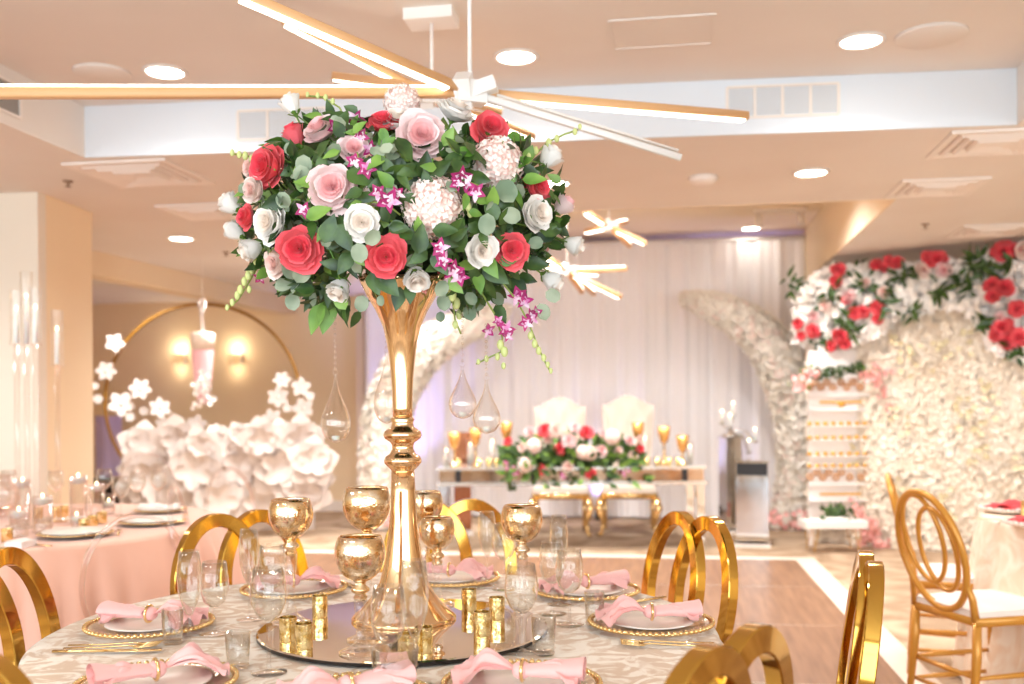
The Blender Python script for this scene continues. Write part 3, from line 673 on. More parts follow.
def leafpx(b, px, py, r, ang, rnd, bring=.03, wr=.9, k=1.1):
    p, n_, _ = at(px, py, k); L = r*2*2.36/1000; d = (right*cos(rad(ang))+Vector((0, 0, 1))*sin(rad(ang))+fr*.15).normalized()
    nn = (fr+Vector([R.uniform(-.5, .5) for _ in range(3)])); nn = (nn-d*nn.dot(d)).normalized(); x = d.cross(nn)
    X = Matrix((x, d, nn)).transposed().to_4x4(); X.translation = loc(p)-d*L*.5+fr*bring
    leaf(b, X, L, L*wr, 0, .08, .06, rnd, 4, 6)
for px, py, r, ang in ((303, 178, 10, 100), (291, 152, 7, 80), (335, 155, 9, 60), (285, 203, 9, 120), (305, 168, 10, 90), (505, 194, 13, -60), (486, 227, 11, 90), (510, 218, 10, 160), (534, 245, 8, 190), (291, 272, 10, 110), (303, 275, 11, 60), (285, 286, 10, 200), (294, 303, 10, -80), (362, 305, 9, -100), (381, 302, 6, -80), (443, 304, 9, -80), (441, 290, 9, -120), (469, 314, 9, -80), (477, 306, 8, 30), (440, 318, 6, -90), (470, 300, 8, -60), (541, 313, 10, -70), (551, 297, 9, -30), (360, 255, 10, 100), (373, 240, 9, 40), (497, 300, 8, -50)):
    leafpx(fe, px, py, r*.92, ang, True, wr=.82)
for px, py, r, ang in ((317, 320, 17, -110), (327, 318, 18, -100), (340, 300, 12, 120), (462, 155, 11, 170), (448, 140, 10, 60), (520, 165, 12, 20), (533, 182, 12, 0), (489, 268, 14, -60), (478, 285, 11, -80), (508, 262, 10, 10), (320, 215, 13, 20), (310, 185, 14, 180), (455, 288, 10, -45), (385, 140, 9, -60), (552, 181, 8, 150), (560, 225, 8, 10)):
    leafpx(fb2, px, py, r, ang, False, wr=.62)
for px, py, r, ang in ((275, 205, 13, 200), (344, 313, 12, -70), (388, 285, 16, -50), (398, 300, 12, -100), (440, 265, 13, -60), (495, 275, 16, -40), (518, 290, 15, -60), (535, 265, 13, -10), (548, 235, 13, 20), (545, 228, 11, 0), (555, 247, 10, -10), (500, 315, 11, -60), (455, 160, 12, 30), (405, 152, 14, -60), (425, 168, 14, 80), (440, 170, 12, 30), (480, 180, 10, -20), (400, 175, 16, 20), (360, 180, 14, -30), (345, 240, 15, -60), (375, 285, 12, -70), (420, 240, 14, 80), (305, 290, 10, 180), (410, 295, 10, -90), (345, 265, 12, -120), (490, 210, 12, 120), (330, 230, 14, 70), (445, 232, 12, 0)):
    leafpx(fd, px, py, r, ang, False, wr=.66, bring=.02)
# fine stems sticking out
for px, py, qx, qy in ((320, 170, 250, 160), (300, 200, 245, 205), (490, 160, 548, 165), (500, 220, 571, 244), (500, 240, 552, 275), (330, 250, 341, 285), (400, 200, 292, 112)):
    a, c = at(px, py)[0], at(qx, qy)[0]; fb2.tube([loc(a), loc((a+c)/2)+Vector((0, 0, .01)), loc(c)], .0018, 5)
fd.build('dark_foliage', 'leaf_dark', arr); fe.build('eucalyptus_foliage', 'eucalyptus', arr); fb2.build('bright_foliage', 'leaf_bright', arr)

# hanging glass drops
def drop(px, ytop, yb0, yb1, r, d, where):
    top = P(px-1, ytop, d); zb = P(px, yb1, d).z; zt = P(px, yb0, d).z; rr2 = r*d/1000
    t = thing('hanging_glass_drop', 'clear teardrop glass hanging on crystal beads, '+where, 'glass ornament', (top.x, top.y, zb))
    H = zt-zb; prof = []
    for k in range(25):
        v_ = k/24.0; zz = H*v_
        q = rr2*(math.sqrt(max(0, 1-(1-v_/.28)**2)) if v_ < .28 else math.exp(-((v_-.28)/.40)**2)*.95+.05)
        prof.append((max(q, .0006), zz))
    b = MB(); b.shell(prof, 28); b.shell([(max(.0004, q-.0012), z_+.0008) for q, z_ in prof[:-2]], 28); b.build('glass_bulb', 'glass_stem', t)
    b = MB(); b.lathe([(.008, .006), (.009, .008), (.009, .016), (.0001, .017)], 14); o = b.build('tealight', 'candle', t)
    b = MB(); L = top.z-zt; n = max(4, int(L/.012)); b.tube([(0, 0, H), (0, 0, H+L)], .0004, 4, 0)
    for k in range(n): b.ball((0, 0, H+.006+L*(k+.5)/n), .0036, 5)
    b.tube([(.006*cos(a), 0, H+.004+.006*sin(a)) for a in [2*PI*i/14 for i in range(14)]], .0009, 5, closed=True)
    b.build('bead_chain', 'glass_stem', t)
drop(336, 318, 374, 443, 15, 2.28, 'alone to the left of the gold vase')
drop(387, 300, 352, 424, 13, 2.52, 'half hidden behind the gold vase')
drop(463, 315, 366, 419, 14, 2.30, 'left one of the two right of the vase')
drop(487, 325, 380, 434, 14, 2.22, 'lower right one under the orchid spray')
# ------------------------------------------------------------------ goblets, votives and glasses
def goblet(px, py, d, H, r, lab, z0=MZ):
    p = GF(px, d, z0)
    t = thing('mercury_goblet', lab, 'candle goblet', p, R.uniform(0, 6))
    bh = r*1.82; zb = H-bh; o_ = []
    for k in range(15):
        v_ = k/14.0; a = -PI/2*.93+v_*PI*.65
        o_.append((r*cos(a), zb+bh*.52+r*.92*sin(a)))
    zt = o_[-1][1]; sc = (H-zb)/(zt-o_[0][1]); z00 = o_[0][1]; o_ = [(q, zb+(z_-z00)*sc) for q, z_ in o_]
    inn = [(max(.0001, q-.0025), z_+(.002 if i < 3 else 0)) for i, (q, z_) in enumerate(o_)][::-1]
    b = MB(); b.lathe([(.0001, o_[0][1]-.001)]+o_+inn+[(.0001, inn[-1][1])], 40); b.build('bowl', 'mercury', t)
    b = MB(); b.lathe([(.0001, zb+.003), (.012, zb), (.011, zb-.006), (.019, zb-.013), (.019, zb-.018), (.010, zb-.024), (.015, zb-.031), (.010, zb-.038), (.0001, zb-.04)], 20); b.build('gilded_knop', 'mercury', t)
    zs = zb-.036; b = MB(); b.lathe([(.0001, .002), (.044, .001), (.045, .003), (.03, .010), (.014, .022), (.0085, .045), (.0085, zs*.55), (.012, zs*.8), (.014, zs), (.0001, zs)], 28); b.build('clear_stem', 'glass_stem', t)
goblet(290, 0, 2.34, .290, .052, 'gold mercury-glass goblet furthest left on the round mirror')
goblet(366, 0, 2.16, .331, .052, 'gold mercury-glass goblet, upper of the two directly left of the vase')
goblet(359, 0, 2.05, .240, .052, 'gold mercury-glass goblet, lower front one directly left of the vase')
goblet(424, 0, 2.62, .295, .048, 'tall gold mercury-glass goblet half hidden behind the vase', TZ+.001)
goblet(436, 0, 2.54, .223, .046, 'shorter gold mercury-glass goblet just right of the vase neck', TZ+.014)
goblet(521, 0, 2.42, .277, .051, 'gold mercury-glass goblet on its own right of the vase', TZ+.001)
def votive(px, py, lab, r=.019, h=.052, z0=MZ, m='votive_gold'):
    p = G(px, py, z0)
    t = thing('votive_cup', lab, 'votive candle holder', (p.x, p.y, z0))
    b = MB(); b.lathe([(r*.93, 0), (r*.96, .001), (r, h), (r-.0015, h), (r*.9, h*.5), (.0001, h*.45)], 24); b.build('cup', m, t, 50)
    b = MB(); b.lathe([(r*.8, h*.46), (r*.8, h*.7), (.0001, h*.7)], 16); b.build('candle', 'candle', t)
for px, py, lab in ((320, 617, 'small gold votive cup behind the left pair on the mirror'), (288, 641, 'small gold votive cup at the far left of the mirror'), (304, 648, 'small gold votive cup, front right of the left pair on the mirror'),
                    (469, 610, 'small gold votive cup nearest the vase foot on its right'), (497, 619, 'small gold votive cup furthest right on the mirror'), (482, 635, 'small gold votive cup, front one of the three right of the vase'),
                    (424, 652, 'small gold votive cup in front of the vase foot'), (407, 659, 'small gold votive cup seen through the front tumbler')):
    votive(px, py, lab)
def lathe_glass(name, cat, p, prof, lab, stem=None, foot=None):
    t = thing(name, lab, cat, p)
    b = MB(); inn = [(max(.0001, q-.0011), z_+.0006) for q, z_ in prof]
    b.shell(prof+inn[::-1], 28); b.build('bowl', 'glass', t)
    if stem: b = MB(); b.lathe(stem, 14); b.build('stem', 'glass_stem', t)
    if foot: b = MB(); b.lathe(foot, 28); b.build('foot', 'glass_stem', t)
    return t
def flute(px, d, lab, H=.22, r=.024, z0=TZ+.001):
    zb = .085; prof = [(.0005, zb), (.008, zb+.006), (.016, zb+.025), (r*.95, zb+.05), (r*1.04, zb+.08), (r, zb+.105), (r*.84, H)]
    return lathe_glass('champagne_flute', 'champagne flute', GF(px, d, z0), prof, lab, [(.005, .004), (.0035, .02), (.003, .05), (.0035, zb-.004), (.007, zb+.003), (.0001, zb+.005)], [(.0001, 0), (.031, 0), (.032, .002), (.012, .004), (.005, .007), (.0001, .008)])
def wine(px, d, lab, H=.19, r=.034, z0=TZ+.001):
    zb = H-.105; prof = [(.0005, zb), (.012, zb+.003), (.024, zb+.014), (r, zb+.036), (r*1.06, zb+.052), (r*1.02, zb+.072), (r*.86, H)]
    return lathe_glass('wine_glass', 'wine glass', GF(px, d, z0), prof, lab, [(.006, .004), (.004, .02), (.0035, zb*.6), (.004, zb-.004), (.009, zb+.002), (.0001, zb+.004)], [(.0001, 0), (.034, 0), (.035, .002), (.013, .004), (.006, .007), (.0001, .008)])
def tumbler(px, d, lab, H=.078, r=.026, z0=TZ+.001):
    return lathe_glass('glass_tumbler', 'small glass tumbler', GF(px, d, z0), [(.0001, .008), (r*.86, .008), (r*.88, .012), (r, H)], lab, None, [(.0001, 0), (r*.85, 0), (r*.9, .003), (r*.88, .007), (.0001, .0075)])
flute(188, 2.08, 'champagne flute beside the left pink napkin, furthest left of the tall glasses')
wine(213, 2.29, 'wine glass just right of the furthest left champagne flute', .165, .031)
flute(248, 2.44, 'champagne flute in front of the double-loop gold chair behind the left side', .222)
wine(271, 2.38, 'wine glass under the furthest left gold goblet', .19, .032)
wine(267, 1.95, 'wine glass at the front left edge of the mirror', .205, .034)
wine(387, 1.80, 'wine glass in front of the vase foot, left one of the close pair', .195, .031)
flute(413, 1.86, 'champagne flute in front of the vase foot, right one of the close pair', .232, .026)
flute(486, 2.86, 'champagne flute before the arched gold chair at the back', .215)
wine(503, 2.82, 'wine glass behind the lone right goblet', .185, .032)
wine(520, 2.10, 'wine glass in front of the lone right goblet', .185, .034)
wine(551, 2.48, 'wine glass over the half hidden pink napkin, left of a matching pair', .18, .031)
wine(568, 2.36, 'wine glass over the half hidden pink napkin, right of a matching pair', .178, .032)
flute(558, 2.60, 'champagne flute behind the pair of wine glasses on the right', .232, .023)
tumbler(171, 2.20, 'small tumbler standing before the left pink napkin', .076, .024)
tumbler(236, 1.99, 'small tumbler between the napkin at lower left and the mirror', .072, .025)
tumbler(393, 1.80, 'larger tumbler in front of the mirror edge below the vase', .085, .043)
tumbler(593, 2.36, 'small tumbler right of the two matching wine glasses', .078, .024)
tumbler(542, 2.08, 'small tumbler above the front pink napkin on the right', .08, .026)

# ------------------------------------------------------------------ place settings
def plate_mesh(r=.142):
    b = MB(); b.lathe([(.0001, .001), (r*.62, .001), (r*.66, .003), (r*.94, .013), (r*.96, .015), (r*.93, .016), (r*.64, .006), (.0001, .005)], 48); b.v = b.v; return b.mesh('glass_plate', 'glass_plate')
def bead_mesh(r=.142, n=64):
    b = MB()
    for k in range(n): a = 2*PI*k/n; b.ball((r*cos(a), r*sin(a), .015), .0058, 5)
    b.shell([(r-.006, .012), (r, .010), (r+.003, .013), (r-.002, .016), (r-.006, .012)], 48)
    return b.mesh('beaded_rim', 'gold')
def china_mesh(r=.1):
    b = MB(); b.lathe([(.0001, .006), (r*.6, .006), (r, .016), (r*.98, .018), (r*.6, .010), (.0001, .009)], 40); return b.mesh('inner_plate', 'china')
PM, BM, CM = plate_mesh(), bead_mesh(), china_mesh()
def charger(p, lab, rz=0, china=True):
    t = thing('beaded_charger_plate', lab, 'charger plate', p, rz)
    link('glass_plate', PM, t); link('beaded_rim', BM, t)
    if china: link('inner_plate', CM, t)
    return t
def napkin(p, rz, lab, m='napkin', s=1.0, seed=0, ring=True):
    r_ = random.Random(seed)
    t = thing('knotted_napkin', lab, 'napkin', p, rz)
    b = MB()
    ph = r_.uniform(0, 6)
    def fan(sgn, spread, L, lift):
        def fn(u, v):
            uu = (u-.5)*2; a = uu*spread*(.25+.75*v); w = .014+L*v
            x = sgn*w*cos(a*.9); y = w*sin(a)*(.9)+uu*.010
            z = .016+.022*sin(PI*min(1, v*1.1))*(1-.5*uu*uu)*lift+.015*cos(uu*10+ph)*v*(1-.3*v)+.01*(1-v)
            z += .012*noise.noise(Vector((x*38, y*38, seed+sgn)))*(.3+v); y += .006*noise.noise(Vector((x*30, seed, y*30)))
            return (x*s, y*s, max(.006, z)*s)
        b.grid(fn, 22, 10, 0)
    fan(-1, .82, .115, .8); fan(-1, .55, .10, 1.5)
    def roll(u, v):      # rolled end with a soft spiral
        a = 2*PI*u*1.6; q = (.016+.013*v+.004*noise.noise(Vector((v*5, a*.8, seed))))*(1-.35*u); x = .01+.105*v
        return (x*s, (q*cos(a)*1.35)*s, (.024+.75*q*sin(a)+.006*v)*s)
    b.grid(roll, 26, 8, 0); fan(1, .42, .095, .8)
    b.ball((0, 0, .024*s), .017*s, 8, 0, (1.1, 1.2, .95))
    b.build('folded_cloth', m, t)
    if ring:
        b = MB(); b.tube([(.002*s, .020*s*cos(a), (.024+.019*sin(a))*s) for a in [2*PI*k/20 for k in range(20)]], .0035*s, 6, closed=True); b.build('napkin_ring', 'gold', t)
def cutlery(p, rz, kind, lab):
    t = MB()
    if kind == 'fork':
        t.band([(0, -.10, .003), (0, -.02, .004), (0, .035, .007), (0, .055, .005)], .0065, .0025, up=(1, 0, 0), closed=False)
        for x in (-.009, -.003, .003, .009): t.band([(x*.6, .05, .005), (x, .062, .004), (x, .10, .008)], .0032, .0018, up=(1, 0, 0), closed=False)
        t.band([(-.0105, .056, .0045), (.0105, .056, .0045)], .010, .0022, up=(0, 1, 0), closed=False)
    else:
        t.band([(0, -.11, .004), (0, 0, .004)], .009, .005, up=(1, 0, 0), closed=False)
        t.band([(0, 0, .004), (.002, .05, .004), (.003, .09, .004), (-.002, .118, .004)], .017, .0018, up=(1, 0, 0), closed=False)
    o = t.build('dinner_fork' if kind == 'fork' else 'dinner_knife', 'gold'); o.location = p; o.rotation_euler = (0, 0, rz); tag(o, lab, kind)
sets = [  # px, py, description, napkin?, rot offset, forks, knife
 (657, 627, 'the right-hand side of the table', 0, 1, 1), (590, 594, 'the back right of the table behind wine glasses', 20, 0, 1), (450, 582, 'the back of the table right of the vase', 150, 0, 0),
 (294, 593, 'the back left of the table behind the left goblet', 180, 0, 1), (150, 629, 'the left side of the table', 0, 1, 1), (152, 690, 'the front left of the table', 60, 1, 0),
 (548, 702, 'the front right of the table', 10, 0, 0), (330, 745, 'the very front of the table', 30, 0, 0)]
for i, (px, py, wh, ro, fk, kn) in enumerate(sets):
    p = G(px, py, TZ+.001); c = Vector((tc_.x, tc_.y, p.z)); rd = (p-c); dist = rd.length; rd.normalize()
    p = c+rd*min(dist, TR-.15)
    p = Vector((p.x, p.y, TZ+.001)); az = math.atan2(rd.y, rd.x)
    charger(p, 'beaded clear charger at '+wh, az)
    na = {0: YAW+rad(0), 1: YAW+rad(15), 2: YAW+rad(170), 3: YAW+rad(200), 4: YAW+PI*0+rad(170), 5: YAW+rad(215), 6: YAW-rad(10), 7: YAW+rad(30)}[i]
    napkin((p.x, p.y, p.z+.012), na, 'knotted pink napkin at '+wh, seed=i, s=1.0)
    tg = Vector((-rd.y, rd.x, 0)); tan_ = math.atan2(rd.y, rd.x)-PI/2
    if fk:
        s_ = -1 if i == 0 else 1
        if i == 5: s_ = 1
        for k in range(2): q = p+tg*s_*(.168+.026*k)+rd*.02; cutlery((q.x, q.y, TZ+.002), tan_+PI, 'fork', 'gold fork, %s of two, at ' % ('inner' if k == 0 else 'outer')+wh)
    if kn:
        s_ = 1 if i == 0 else -1
        if i == 4: s_ = 1; 
        q = p+tg*s_*(.172 if i != 4 else .225)+rd*.02; cutlery((q.x, q.y, TZ+.002), tan_+PI, 'knife', 'gold knife by the plate at '+wh)

# ------------------------------------------------------------------ gold loop chairs
def loop_chair(p, rz, lab, zt=.95):
    t = thing('gold_loop_chair', lab, 'chair', p, rz, 'gold loop-back chairs around the table')
    for sg in (-1, 1):
        pts = []
        for k in range(48):
            a = 2*PI*k/48; x = .135*cos(a); z = .205*sin(a)
            pts.append((sg*.074+x, -.20-(.06*(z+.205)/.41)+sg*.004, zt-.21+z))
        b = MB(); b.band(pts, .030, .040, up=(0, 1, 0), ch=.08); b.build('back_loop', 'gold_chair', t, 35)
    for sg in (-1, 1): b = MB(); b.band([(sg*.10, -.195, zt-.40), (sg*.11, -.19, .45)], .028, .03, up=(0, 1, 0), closed=False); b.build('back_post', 'gold_chair', t, 35)
    b = MB(); b.lathe([(.0001, .43), (.19, .43), (.2, .44), (.2, .465), (.185, .478), (.0001, .482)], 36); b.build('seat_cushion', 'cushion', t)
    b = MB(); b.band([(  .203*cos(2*PI*k/36), .203*sin(2*PI*k/36), .432) for k in range(36)], .03, .012, up=(0, 0, 1)); b.build('seat_rim', 'gold_chair', t, 35)
    for x, y in ((-1, -1), (1, -1), (-1, 1), (1, 1)):
        b = MB(); b.band([(x*.14, y*.14, .42), (x*.15, y*.16, .2), (x*.155, y*.18, 0)], .028, .028, up=(1, 0, 0), closed=False); b.build('leg', 'gold_chair', t, 35)
    return t
def chair_at(px, d, phi, lab, zt=.95):
    p = GF(px, d); loop_chair(p, face(p, phi), lab, zt)
chair_at(613, 2.78, 117, 'gold double-loop chair behind the right plate, in front of the dance floor')
chair_at(576, 1.53, 54, 'gold double-loop chair cut off by the lower edge at the front right')
chair_at(740, 2.13, 87, 'gold double-loop chair seen edge-on right of the table')
chair_at(89, 2.16, -122, 'gold loop chair at the left edge beside the pink tablecloth')
chair_at(110, 1.55, -52, 'dark gold chair loop at the bottom left corner')
chair_at(443, 3.12, 176, 'pale gold arched chair behind the table, right of the vase')
chair_at(285, 2.84, -147, 'gold double-loop chair between the pink table and the left goblet')
# ------------------------------------------------------------------ left table
lc = GF(2, 4.5); LR = .95
t = thing('round_table', 'round banquet table under the blush pink cloth on the left', 'table', (lc.x, lc.y, 0))
b = MB(); b.lathe([(LR-.03, .715), (LR-.01, .72), (LR-.01, .745), (LR-.03, .75)], 64); b.build('tabletop', 'white_plastic', t, 40)
b = MB(); b.lathe([(.3, 0), (.3, .02), (.05, .05), (.045, .715)], 24); b.build('pedestal', 'black', t)
cloth('tablecloth', lc, LR, TZ, 'blush_cloth', 'blush pink satin cloth on the left table', 27, .01, 4, .09)
rc = GF(1236, 4.3); RR_ = 1.0
t = thing('round_table', 'round banquet table under the cream cloth at the right edge', 'table', (rc.x, rc.y, 0))
b = MB(); b.lathe([(RR_-.03, .715), (RR_-.01, .72), (RR_-.01, .745), (RR_-.03, .75)], 64); b.build('tabletop', 'white_plastic', t, 40)
b = MB(); b.lathe([(.3, 0), (.3, .02), (.05, .05), (.045, .715)], 24); b.build('pedestal', 'black', t)
cloth('tablecloth', rc, RR_, TZ, 'cream_cloth', 'cream damask cloth falling to the floor on the right-hand table', 15, .01, 6, .03)
ZT = TZ+.002
def gold_charger(px, d, lab, nap=False, r=.15):
    p = GF(px, d, ZT); t = thing('gold_charger_plate', lab, 'charger plate', p)
    b = MB(); b.lathe([(.0001, 0), (r*.6, 0), (r*.95, .014), (r, .014), (r*.95, .018), (r*.6, .006), (.0001, .005)], 40); b.build('charger', 'gold', t)
    b = MB(); b.lathe([(.0001, .008), (r*.55, .008), (r*.86, .022), (r*.84, .025), (r*.55, .012), (.0001, .011)], 40); b.build('dinner_plate', 'china', t)
    if nap:
        b = MB(); b.grid(lambda u, v: ((u-.5)*.2, (v-.5)*.09+.01*sin(u*7), .028+.012*sin(PI*v)+.004*sin(u*13+v*4)), 14, 8); b.box((0, 0, .02), (.19, .08, .012))
        o = b.build('folded_napkin', 'white_napkin'); o.location = p; o.rotation_euler = (0, 0, YAW-.1); tag(o, 'folded white napkin on the far plate of the pink table', 'napkin')
gold_charger(75, 4.05, 'white plate on gold charger nearest the gold chair on the pink table')
gold_charger(152, 4.45, 'white plate on gold charger at the right side of the pink table')
gold_charger(160, 4.95, 'white plate on gold charger at the far right of the pink table', True, .13)
gold_charger(-20, 5.1, 'white plate on gold charger at the far left side of the pink table', False)
for px, d, a in ((106, 4.15, .6), (118, 4.12, .5), (32, 3.78, 1.2), (180, 4.7, .2)):
    cutlery(GF(px, d, ZT+.001), a, 'fork' if px != 32 else 'knife', 'gold %s on the pink cloth %s' % ('knife' if px == 32 else 'fork', {106: 'between two white plates', 118: 'right beside the other fork', 32: 'left of the nearest white plate', 180: 'at the far right edge'}[px]))
def cyl(px, d, H, r, lab, float_=True):
    p = GF(px, d, ZT); t = thing('cylinder_candle_holder', lab, 'candle holder', p)
    b = MB(); b.shell([(r, 0), (r, H), (r-.002, H), (r-.002, .008), (.0001, .008)], 24); b.lathe([(.0001, .0), (r, .0), (r, .006), (.0001, .006)], 24); b.build('glass_cylinder', 'glass_stem', t)
    b = MB(); zc = H-.02 if float_ else H*.45; b.lathe([(.0001, zc-.02), (r*.8, zc-.015), (r*.95, zc), (r*.9, zc+.012), (.0001, zc+.010)], 20); o = b.build('floating_candle' if float_ else 'pillar_candle', 'candle', t)
    b = MB(); b.ball((0, 0, zc+.022), .005, 6, 0, (1, 1, 1.8)); b.build('flame', 'flame', o)
cyl(78, 4.5, .215, .038, 'tallest clear cylinder with a floating candle on the pink table')
cyl(42, 4.2, .15, .040, 'clear cylinder with floating candle left of the tallest one')
cyl(22, 4.6, .19, .036, 'clear cylinder with floating candle behind the acrylic candelabra rods')
cyl(18, 4.05, .11, .036, 'short clear cylinder with candle nearest the left edge')
cyl(96, 4.85, .15, .036, 'clear cylinder with floating candle right of the tallest one')
cyl(76, 4.33, .085, .026, 'small milky candle cup in front of the tallest cylinder', False)
cyl(108, 4.9, .10, .03, 'short candle cup beside the wine glasses on the pink table', False)
for px, d, s in ((84, 4.22, 'in front of the tallest cylinder'), (93, 4.35, 'beside the milky cup'), (64, 4.8, 'behind the cylinders, right one'), (56, 4.75, 'behind the cylinders, middle one'), (38, 4.7, 'behind the cylinders, left one'), (102, 4.5, 'closest to the right-hand plate'), (7, 3.9, 'at the left end of the cloth')):
    q = GF(px, d, ZT); tt = votive(px, proj(q)[1], 'little gold votive on the pink table '+s, .022, .05, ZT)
for px, d, H in ((137, 5.0, .2), (158, 5.1, .2), (120, 4.8, .19), (55, 5.1, .2), (8, 5.0, .21), (104, 5.2, .2)):
    wine(px, d, 'wine glass on the pink table '+{137: 'before the white paper flowers', 158: 'furthest right', 120: 'left of the paper flowers, by the candles', 55: 'behind the candelabra rods', 8: 'by the left edge of the photo', 104: 'behind the candle cups'}[px], H, .038, ZT)
b = MB(); b.box((0, 0, .012), (.07, .09, .024)); b.grid(lambda u, v: ((u-.5)*.075, (v-.5)*.095, .024+.004*sin(u*6)+.002*sin(v*9)), 6, 6); o = b.build('place_card', 'white_napkin'); o.location = GF(20, 3.74, ZT); tag(o, 'small white folded card at the near edge of the pink table', 'place card')
# curved clear object at far left: acrylic bowl
t = thing('acrylic_bowl', 'large clear rounded bowl cut off by the left edge on the pink table', 'bowl', GF(-8, 4.75, ZT))
b = MB(); b.shell([(.05, .0), (.09, .03), (.12, .09), (.12, .15), (.09, .2), (.087, .2), (.117, .15), (.117, .09), (.087, .033), (.0001, .006)], 32); b.build('bowl', 'acrylic', t)
# candelabra of clear rods
def rods(pxs, d, lab):
    c = GF(sum(p[0] for p in pxs)/len(pxs), d, ZT); t = thing('acrylic_candle_stand', lab, 'candle stand', c)
    b = MB(); b.lathe([(.0001, 0), (.085, 0), (.09, .004), (.088, .014), (.0001, .014)], 32); b.build('base', 'acrylic', t)
    for k, (px, pyt, pyc, dd) in enumerate(pxs):
        q = GF(px, d+dd, ZT)-c; z0 = P(px, pyc, d).z-ZT; z1 = P(px, pyt, d).z-ZT
        b = MB(); b.lathe([(.012, .012), (.012, z0)], 14, c=(q.x, q.y, 0)); b.lathe([(.0001, z0), (.03, z0), (.032, z0+.006), (.0001, z0+.008)], 20, c=(q.x, q.y, 0)); o = b.build('clear_rod', 'glass_stem', t)
        b = MB(); b.shell([(.026, z0+.008), (.026, z1)], 20, c=(q.x, q.y, 0)); b.build('glass_chimney', 'glass_stem', o)
        b = MB(); b.lathe([(.011, z0+.008), (.010, z0+(z1-z0)*.62), (.0001, z0+(z1-z0)*.63)], 12, c=(q.x, q.y, 0)); b.build('taper_candle', 'candle', o)
        b = MB(); b.ball((q.x, q.y, z0+(z1-z0)*.67), .006, 6, 0, (1, 1, 2)); b.build('flame', 'flame', o)
rods([(17, 290, 345, 0), (27, 270, 345, .05), (36, 288, 345, 0)], 4.35, 'tall clear acrylic candelabra with three glass chimneys before the wall corner')
rods([(57.5, 310, 366, 0)], 4.6, 'single tall clear candle stand with one glass chimney right of the three-armed one')

# ------------------------------------------------------------------ clear chairs
def ghost_chair(px, d, phi, lab, zt=.95, a_=.16, group='clear acrylic chairs around the pink table'):
    p = GF(px, d); t = thing('acrylic_chair', lab, 'chair', p, face(p, phi), group)
    b = MB(); pts = [(a_*cos(2*PI*k/40), -.2-.03*sin(2*PI*k/40), zt-.22+.21*sin(2*PI*k/40)) for k in range(40)]
    b.band(pts, .022, .016, up=(0, 1, 0), ch=.2); b.build('oval_back', 'acrylic', t)
    b = MB(); b.lathe([(.0001, .44), (.2, .44), (.21, .45), (.2, .465), (.0001, .465)], 32); b.build('seat', 'acrylic', t)
    for x, y in ((-1, -1), (1, -1), (-1, 1), (1, 1)):
        b = MB(); b.tube([(x*.13, y*.13, .44), (x*.17, y*.18, 0)], [.016, .012], 8); b.build('leg', 'acrylic', t)
    b = MB(); b.tube([(-.1, -.19, .46), (-.09, -.2, .55)], .012, 8); b.tube([(.1, -.19, .46), (.09, -.2, .55)], .012, 8); b.build('back_support', 'acrylic', t)
ghost_chair(120, 3.35, 12, 'clear acrylic round-back chair in front of the pink tablecloth')
ghost_chair(152, 6.1, -170, 'clear acrylic chair with hoop back rising before the paper flowers, left one', 1.0, .17)
ghost_chair(228, 4.3, -100, 'clear acrylic chair with hoop back right of the pink table, lower one', .95, .15)
ghost_chair(256, 5.0, -140, 'clear acrylic chair with hoop back right of the pink table, taller one', .98, .15)

# ------------------------------------------------------------------ oval-back wood chairs at the right table
def phoenix_chair(px, d, phi, lab):
    p = GF(px, d); t = thing('gilded_oval_back_chair', lab, 'chair', p, face(p, phi))
    def el(cx_, cz, a, c, n=40, th=0):
        o_ = []
        for k in range(n):
            q = 2*PI*k/n; x = cx_+a*cos(q); z = cz+c*sin(q); o_.append((x, -.19-.26*max(0, z-.46), z))
        return o_
    b = MB(); b.tube(el(0, .69, .19, .235), .014, 8, closed=True); b.build('back_hoop', 'gold_wood', t)
    b = MB(); b.tube(el(-.03, .735, .115, .175), .010, 8, closed=True); b.build('inner_loop', 'gold_wood', t)
    b = MB(); b.tube(el(.045, .70, .105, .165), .010, 8, closed=True); b.build('inner_loop', 'gold_wood', t)
    b = MB(); b.grid(lambda u, v: ((u-.5)*2*.2*(1-.12*(1-v)), (v-.5)*.4, .475+.02*(1-(2*u-1)**4)*(1-(2*v-1)**4)), 14, 14); b.box((0, 0, .463), (.38, .39, .024)); b.build('seat_cushion', 'cushion', t)
    b = MB(); b.band([(-.19, -.19, .435), (.19, -.19, .435), (.205, .2, .435), (-.205, .2, .435)], .035, .022, up=(0, 0, 1)); b.build('seat_frame', 'gold_wood', t)
    for x, y in ((-1, -1), (1, -1), (-1, 1), (1, 1)):
        b = MB(); b.tube([(x*.18, y*.185, .44), (x*.183, y*.19, .3), (x*.19, y*.2-(.02 if y < 0 else 0), 0)], [.017, .019, .012], 10)
        if y < 0: b.tube([(x*.18, -.19, .44), (x*.175, -.20, .52), (x*.165, -.225, .60)], [.016, .014, .010], 8)
        b.build('leg', 'gold_wood', t)
    for z in (.13, .22):
        for a, c in (((-1, -1), (1, -1)), ((1, -1), (1, 1)), ((1, 1), (-1, 1)), ((-1, 1), (-1, -1))):
            b = MB(); b.tube([(a[0]*.185, a[1]*.19, z), ((a[0]+c[0])*.0925, (a[1]+c[1])*.095, z), (c[0]*.185, c[1]*.19, z)], [.008, .012, .008], 8); b.build('stretcher', 'gold_wood', t)
phoenix_chair(983, 4.05, -50, 'gilded wooden chair with interlaced oval back and white seat, nearest at the right')
phoenix_chair(957, 4.75, -88, 'gilded wooden chair behind the nearest right one, its back seen edge-on')
